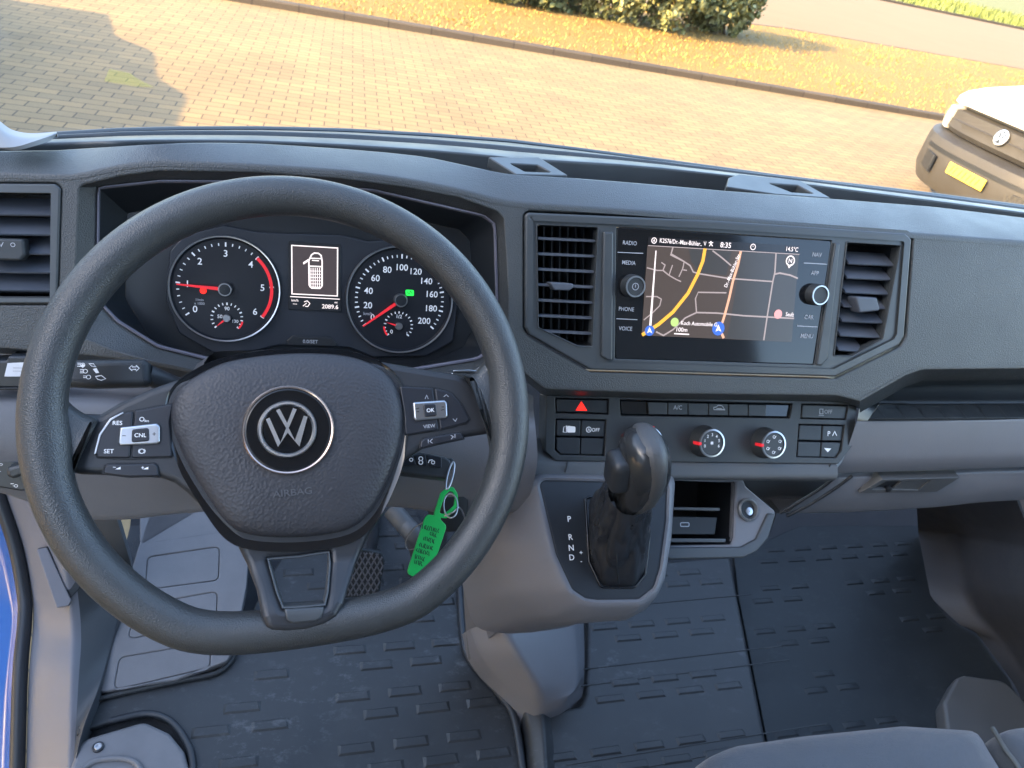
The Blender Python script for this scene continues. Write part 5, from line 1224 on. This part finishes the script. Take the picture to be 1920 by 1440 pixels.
for l_ in(E0,T0,T1,T2,T3_): l_.append(V((l_[-1].x,l_[-1].y-.003,Z(-1.112))))
skin('cover_shell',[E0,T0,T1,T2,T3_],GREY,tc,n=36,r=[0,.012,.016,.010,0],smooth=50)
# pedestal flank from the pod to the floor
F0=[at(1090,1150,'y',.62),at(1080,1170,'y',.62),at(1040,1180,'y',.62),at(990,1185,'y',.63),at(940,1180,'y',.66),at(900,1215,'y',.70),at(878,1240,'y',.715)]
F1=[at(1050,1120,'y',.66),at(1030,1130,'y',.67),at(1000,1140,'y',.67),at(970,1130,'y',.68),at(930,1110,'y',.70),at(890,1110,'y',.74),at(868,1110,'y',.77)]
F2=[at(1000,880,'y',.70),at(990,880,'y',.70),at(980,880,'y',.70),at(960,880,'y',.71),at(930,880,'y',.72),at(900,880,'y',.75),at(862,880,'y',.80)]
skin('pedestal',[F0,F1,F2],SHR,gc,n=36,r=.04,smooth=60)
# ridge of rubber between the driver's mat and the middle mat
rg=thing('floor_ridge','dark rubber covered ridge running back between the two mats','floor ridge',at(1000,1400,'z',Z(-1.08)))
skin('ridge_shell',[[at(970,1340,'z',Z(-1.11)),at(978,1400,'z',Z(-1.11)),at(985,1600,'z',Z(-1.11))],[at(985,1335,'z',Z(-1.075)),at(996,1400,'z',Z(-1.08)),at(1008,1600,'z',Z(-1.08))],[at(1015,1318,'z',Z(-1.065)),at(1022,1400,'z',Z(-1.065)),at(1032,1600,'z',Z(-1.065))],[at(1030,1318,'z',Z(-1.09)),at(1040,1400,'z',Z(-1.09)),at(1052,1600,'z',Z(-1.09))]],MATR,rg,n=20,r=.006)
# footrest ramp with four panels
fr_=Fr(at(300,1270,'z',Z(-1.085)),74,yaw=4)
fo_=thing('footrest','pale grey footrest ramp with four recessed rectangular pads','footrest',fr_.C)
OUT=[(178,1300),(215,1180),(255,1040),(290,930),(455,920),(470,1000),(462,1100),(440,1215),(425,1240),(330,1275)]
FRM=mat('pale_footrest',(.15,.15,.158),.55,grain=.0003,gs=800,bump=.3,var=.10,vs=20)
pads=[[(262,955),(420,930),(418,1000),(262,1022)],[(276,1044),(412,1024),(410,1088),(272,1106)],[(262,1134),(408,1108),(406,1160),(236,1200)],[(224,1232),(396,1203),(394,1252),(212,1294)]]
plate('ramp',fr_,OUT,-.03,.0,FRM,fo_,pads,bevel=.002,r=.012,hr=.010,res=3)
for p in pads: plate('recessed_pad',fr_,inset(p,1.2,sum(q[0] for q in p)/4,sum(q[1] for q in p)/4),-.02,-.0012,FRM,fo_,bevel=.0015,r=.009)
# dark wheel arch lining beyond
# lower step cover
stc=thing('step_cover','light grey step cover with one screw at the bottom left of the footwell','floor cover',at(250,1400,'z',Z(-1.1)),'moulded floor covers')
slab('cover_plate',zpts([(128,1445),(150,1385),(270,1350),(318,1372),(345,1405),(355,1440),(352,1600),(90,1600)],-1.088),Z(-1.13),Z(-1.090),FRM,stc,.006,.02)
sf_=Fr(at(184,1401,'z',Z(-1.089)),90)
sc1=lathe('screw',sf_,[(.0075,-.001),(.0075,.0015),(.006,.0025),(.004,.002),(.0035,.0),(.0003,.0)],RUB,stc,24); lathe('screw_head',sf_,[(.0055,.0015),(.0045,.003),(.003,.003),(.0025,.001),(.0003,.001)],SIL,sc1,20,capend=False)
tube('moulded_edge',cat3([at(155,1440,'z',Z(-1.088)),at(185,1425,'z',Z(-1.088)),at(235,1423,'z',Z(-1.088)),at(262,1440,'z',Z(-1.088)),at(275,1500,'z',Z(-1.088))],5),.004,FRM,stc)
# right step cover and kick panel
rc=thing('step_cover','grey step cover at the right edge behind the passenger seat cushion','floor cover',at(1840,1330,'z',Z(-1.09)),'moulded floor covers')
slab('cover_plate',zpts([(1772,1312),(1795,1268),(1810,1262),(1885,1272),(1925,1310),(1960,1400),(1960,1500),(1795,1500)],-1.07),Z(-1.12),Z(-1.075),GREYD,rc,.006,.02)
KP=mat('kick_panel_plastic',(.034,.036,.042),.6,grain=.0003,gs=900,var=.06)
kp=skin('kick_panel',[[at(1718,940,'z',Z(-.93)),at(1722,1000,'z',Z(-1.1)),at(1745,1120,'z',Z(-1.1)),at(1795,1168,'z',Z(-1.1)),at(1832,1188,'z',Z(-1.1)),at(1900,1280,'z',Z(-1.1)),at(1960,1400,'z',Z(-1.1))],
 [at(1765,940,'z',Z(-.90)),at(1790,1000,'z',Z(-1.02)),at(1810,1100,'z',Z(-1.04)),at(1835,1150,'z',Z(-1.06)),at(1880,1200,'z',Z(-1.06)),at(1930,1280,'z',Z(-1.06)),at(1990,1400,'z',Z(-1.06))],
 [at(1900,920,'z',Z(-.72)),at(1930,1000,'z',Z(-.78)),at(1960,1100,'z',Z(-.8)),at(1980,1150,'z',Z(-.82)),at(2010,1200,'z',Z(-.84)),at(2060,1280,'z',Z(-.85)),at(2120,1400,'z',Z(-.86))]],KP,None,n=50,r=[0,.02,0],thick=.004,sm=False)
tag(kp,'dark grey kick panel closing the right side of the passenger footwell','kick panel')
# pedals
fp=Fr(at(690,1075,'y',.87),28)
bp_=thing('brake_pedal','black brake pedal with a crosshatched rubber pad behind the lower spoke','pedal',fp.C,'foot pedals')
pp=plate('pedal_pad',fp,[(655,1040),(672,1028),(716,1036),(722,1052),(712,1108),(700,1120),(640,1122),(630,1110)],-.012,.0,MATD,bp_,bevel=.003,r=.008)
hat=mat('pedal_ribs',(.085,.09,.105),.45)
H=[]
for i in range(9):
    H.append(('l',[(640+12*i-18,1118),(640+12*i+20,1036)],3.0)) if False else None
ribs=[]
for i in range(-3,9):
    a=(642+11*i,1116); b=(642+11*i+46,1036); ribs.append((a,b)); ribs.append(((642+11*i+40,1116),(642+11*i-4,1036)))
pin=[V(fp.uv(*q,0)) for q in [(655,1040),(672,1030),(714,1038),(720,1052),(709,1108),(698,1118),(642,1119),(633,1108)]]
bm=bmesh.new()
for a,b in ribs:
    A=V(fp.uv(*a,0));B=V(fp.uv(*b,0)); seg=[]
    for k in range(41):
        q_=A.lerp(B,k/40)
        if inside(pin,q_.x,q_.y): seg.append(q_)
    if len(seg)>2:
        rib_geo(bm,[seg[0],seg[-1]],.0022)
for v in bm.verts: v.co.z=0
rr=bmesh.ops.extrude_face_region(bm,geom=bm.faces[:])
for v in rr['geom']:
    if isinstance(v,bmesh.types.BMVert): v.co.z=.0025
bmesh.ops.recalc_face_normals(bm,faces=bm.faces)
fin('crosshatch',bm,hat,pp,fp.M(),None,weld=False)
tube('pedal_arm',[fp.at(690,1060,-.012),at(700,1010,'y',.98),at(705,960,'y',1.08)],.010,BLK,bp_)
fa=Fr(at(800,1040,'y',.93),40)
ap=thing('accelerator_pedal','plain black accelerator pedal behind the green key tag','pedal',fa.C,'foot pedals')
plate('pedal_pad',fa,[(790,985),(838,988),(845,1110),(800,1112)],-.01,.0,BLK,ap,bevel=.003,r=.008)
# lower column tube and joint
cj=tube('column_joint',cat3([at(735,955,'y',.98),at(760,985,'y',.95),at(778,1010,'y',.93),at(800,1080,'y',.95)],6),.018,GREYD,None); tag(cj,'short grey lower steering joint visible left of the green tag','steering joint')
# blocky ignition housing below key
ih=box('ignition_housing',at(840,935,'y',.60),(.035,.07,.06),SHR and BLK,None,.008,Matrix.Rotation(-.5,3,'X')); tag(ih,'black ignition lock housing behind the key rings','lock housing')
# left door frame: sill trim, seal, painted body
a_=[(-60,800),(-10,860),(14,930),(44,1020),(61,1110),(63,1160),(55,1260),(50,1440),(48,1560)]
xa=[-.43,-.42,-.405,-.385,-.37,-.362,-.352,-.345,-.342]
b_=[(30,800),(60,860),(84,930),(106,1010),(126,1110),(136,1190),(134,1270),(128,1440),(122,1560)]
xb=[-.33,-.325,-.318,-.310,-.300,-.292,-.285,-.28,-.278]
c_=[(190,800),(205,900),(232,990),(248,1060),(232,1120),(212,1200),(185,1290),(150,1385),(120,1560)]
xc=[-.20,-.205,-.215,-.225,-.235,-.245,-.252,-.262,-.27]
A_=[at(p[0],p[1],'x',x) for p,x in zip(a_,xa)]; B_=[at(p[0],p[1],'x',x) for p,x in zip(b_,xb)]; C_=[at(p[0],p[1],'x',x) for p,x in zip(c_,xc)]
TRL=mat('sill_plastic',(.165,.165,.185),.5,grain=.0003,gs=900,bump=.3,var=.05)
dt=thing('sill_trim','lilac grey door pillar and sill trim at the left with a dark grip recess','door trim',B_[4])
D_=[b+(c-b)*.12+V((.004,0,-.006)) for b,c in zip(B_,C_)]
skin('trim_face',[[p+V((-.004,0,-.02)) for p in A_],A_,B_,D_],TRL,dt,n=60,r=[0,.006,.014,0],smooth=60)
skin('inner_wall',[D_,C_,[p+V((.0,0,-.05)) for p in C_]],mat('inner_wall_shaded',(.055,.062,.070),.55,grain=.0003,gs=900,var=.06),dt,n=60,r=.004,smooth=60)  # shade on the right-facing wall put into a darker colour
# grip recess
fq=Fr(at(100,1080,'x',-.325),52,yaw=14); fq.C=fq.C+fq.n*.012
plate('grip_recess',fq,[(68,1028),(90,1024),(152,1040),(150,1102),(128,1126),(106,1140)],-.004,.010,MATD,dt,bevel=.001,r=.004)
plate('grip_edge',fq,[(68,1030),(88,1026),(92,1034),(134,1126),(128,1136),(106,1140)],.0,.014,TRL,dt,bevel=.0015,r=.003)
sl1=tube('door_seal',cat3([p+V((-.012,0,-.002)) for p in A_],6),.010,RUB,None); tag(sl1,'black rubber door seal running down the left edge beside the grey trim','door seal')
bl=skin('door_frame',[[p+V((-.022,0,-.012)) for p in A_],[p+V((-.035,.01,-.03)) for p in A_],[p+V((-.12,.02,-.06)) for p in A_],[p+V((-.14,.02,-.3)) for p in A_]],BLUE,None,n=50,r=[0,.006,.02,0],thick=.003)
tag(bl,'blue painted door frame at the far left edge','door frame')
# seat
st=thing('passenger_seat','blue grey fabric double passenger seat cushion in the lower right corner','seat',(.9,.15,Z(-1.1)))
def cushion(name,P,mt,par):
    """P: outline pixels at seat height; soft edged block"""
    z=-.70; q=rp([(p.x,p.y) for p in zpts(P,z)],.05,8)
    cxx=sum(p[0] for p in q)/len(q); cyy=sum(p[1] for p in q)/len(q)
    f=Fr((0,0,Z(z)),90); rings=[]
    for k,h in((.97,-.26),(1.0,-.16),(1.0,-.07),(.995,-.045),(.98,-.022),(.955,-.008),(.92,0),(.8,.006),(.6,.010),(.3,.012)):
        rings.append(([((a-cxx)*k+cxx,(b-cyy)*k+cyy) for a,b in q],h))
    return loft(name,f,rings,mt,par,cap=True,px=False,n=160,smooth=70)
c1=cushion('seat_cushion',[(1290,1470),(1302,1418),(1360,1392),(1500,1372),(1700,1352),(1850,1362),(1872,1400),(1935,1500),(2000,1800),(1280,1800)],SEAT,st)
c2=cushion('seat_cushion',[(1862,1368),(1890,1356),(2100,1335),(2300,1500),(2300,1800),(2000,1800),(1935,1480)],SEAT,st)
P=[at(1862,1366,'z',Z(-.712)),at(1885,1405,'z',Z(-.702)),at(1910,1440,'z',Z(-.70)),at(1950,1520,'z',Z(-.70))]
tube('seam_piping',cat3(P,6),.0028,mat('piping',(.09,.10,.10),.7),st)
box('seat_base',(.95,.08,Z(-1.0)),(.85,.40,.22),BLK,st,.02)

# rest of the cab behind the camera: headliner and rear bulkhead
hl=mat('headliner_cloth',(.50,.50,.50),.9); bh=mat('bulkhead_trim',(.16,.16,.17),.7)
o=box('ceiling',(.55,-.42,CAMZ+.62),(2.0,.70,.04),hl,None,.01); o['kind']='structure'
o=box('wall',(.55,-.80,CAMZ-.22),(2.0,.05,1.75),bh,None,.01); o['kind']='structure'

o=box('wall',(1.86,.30,Z(-.80)),(.05,1.9,.75),bh,None,.01); o['kind']='structure'
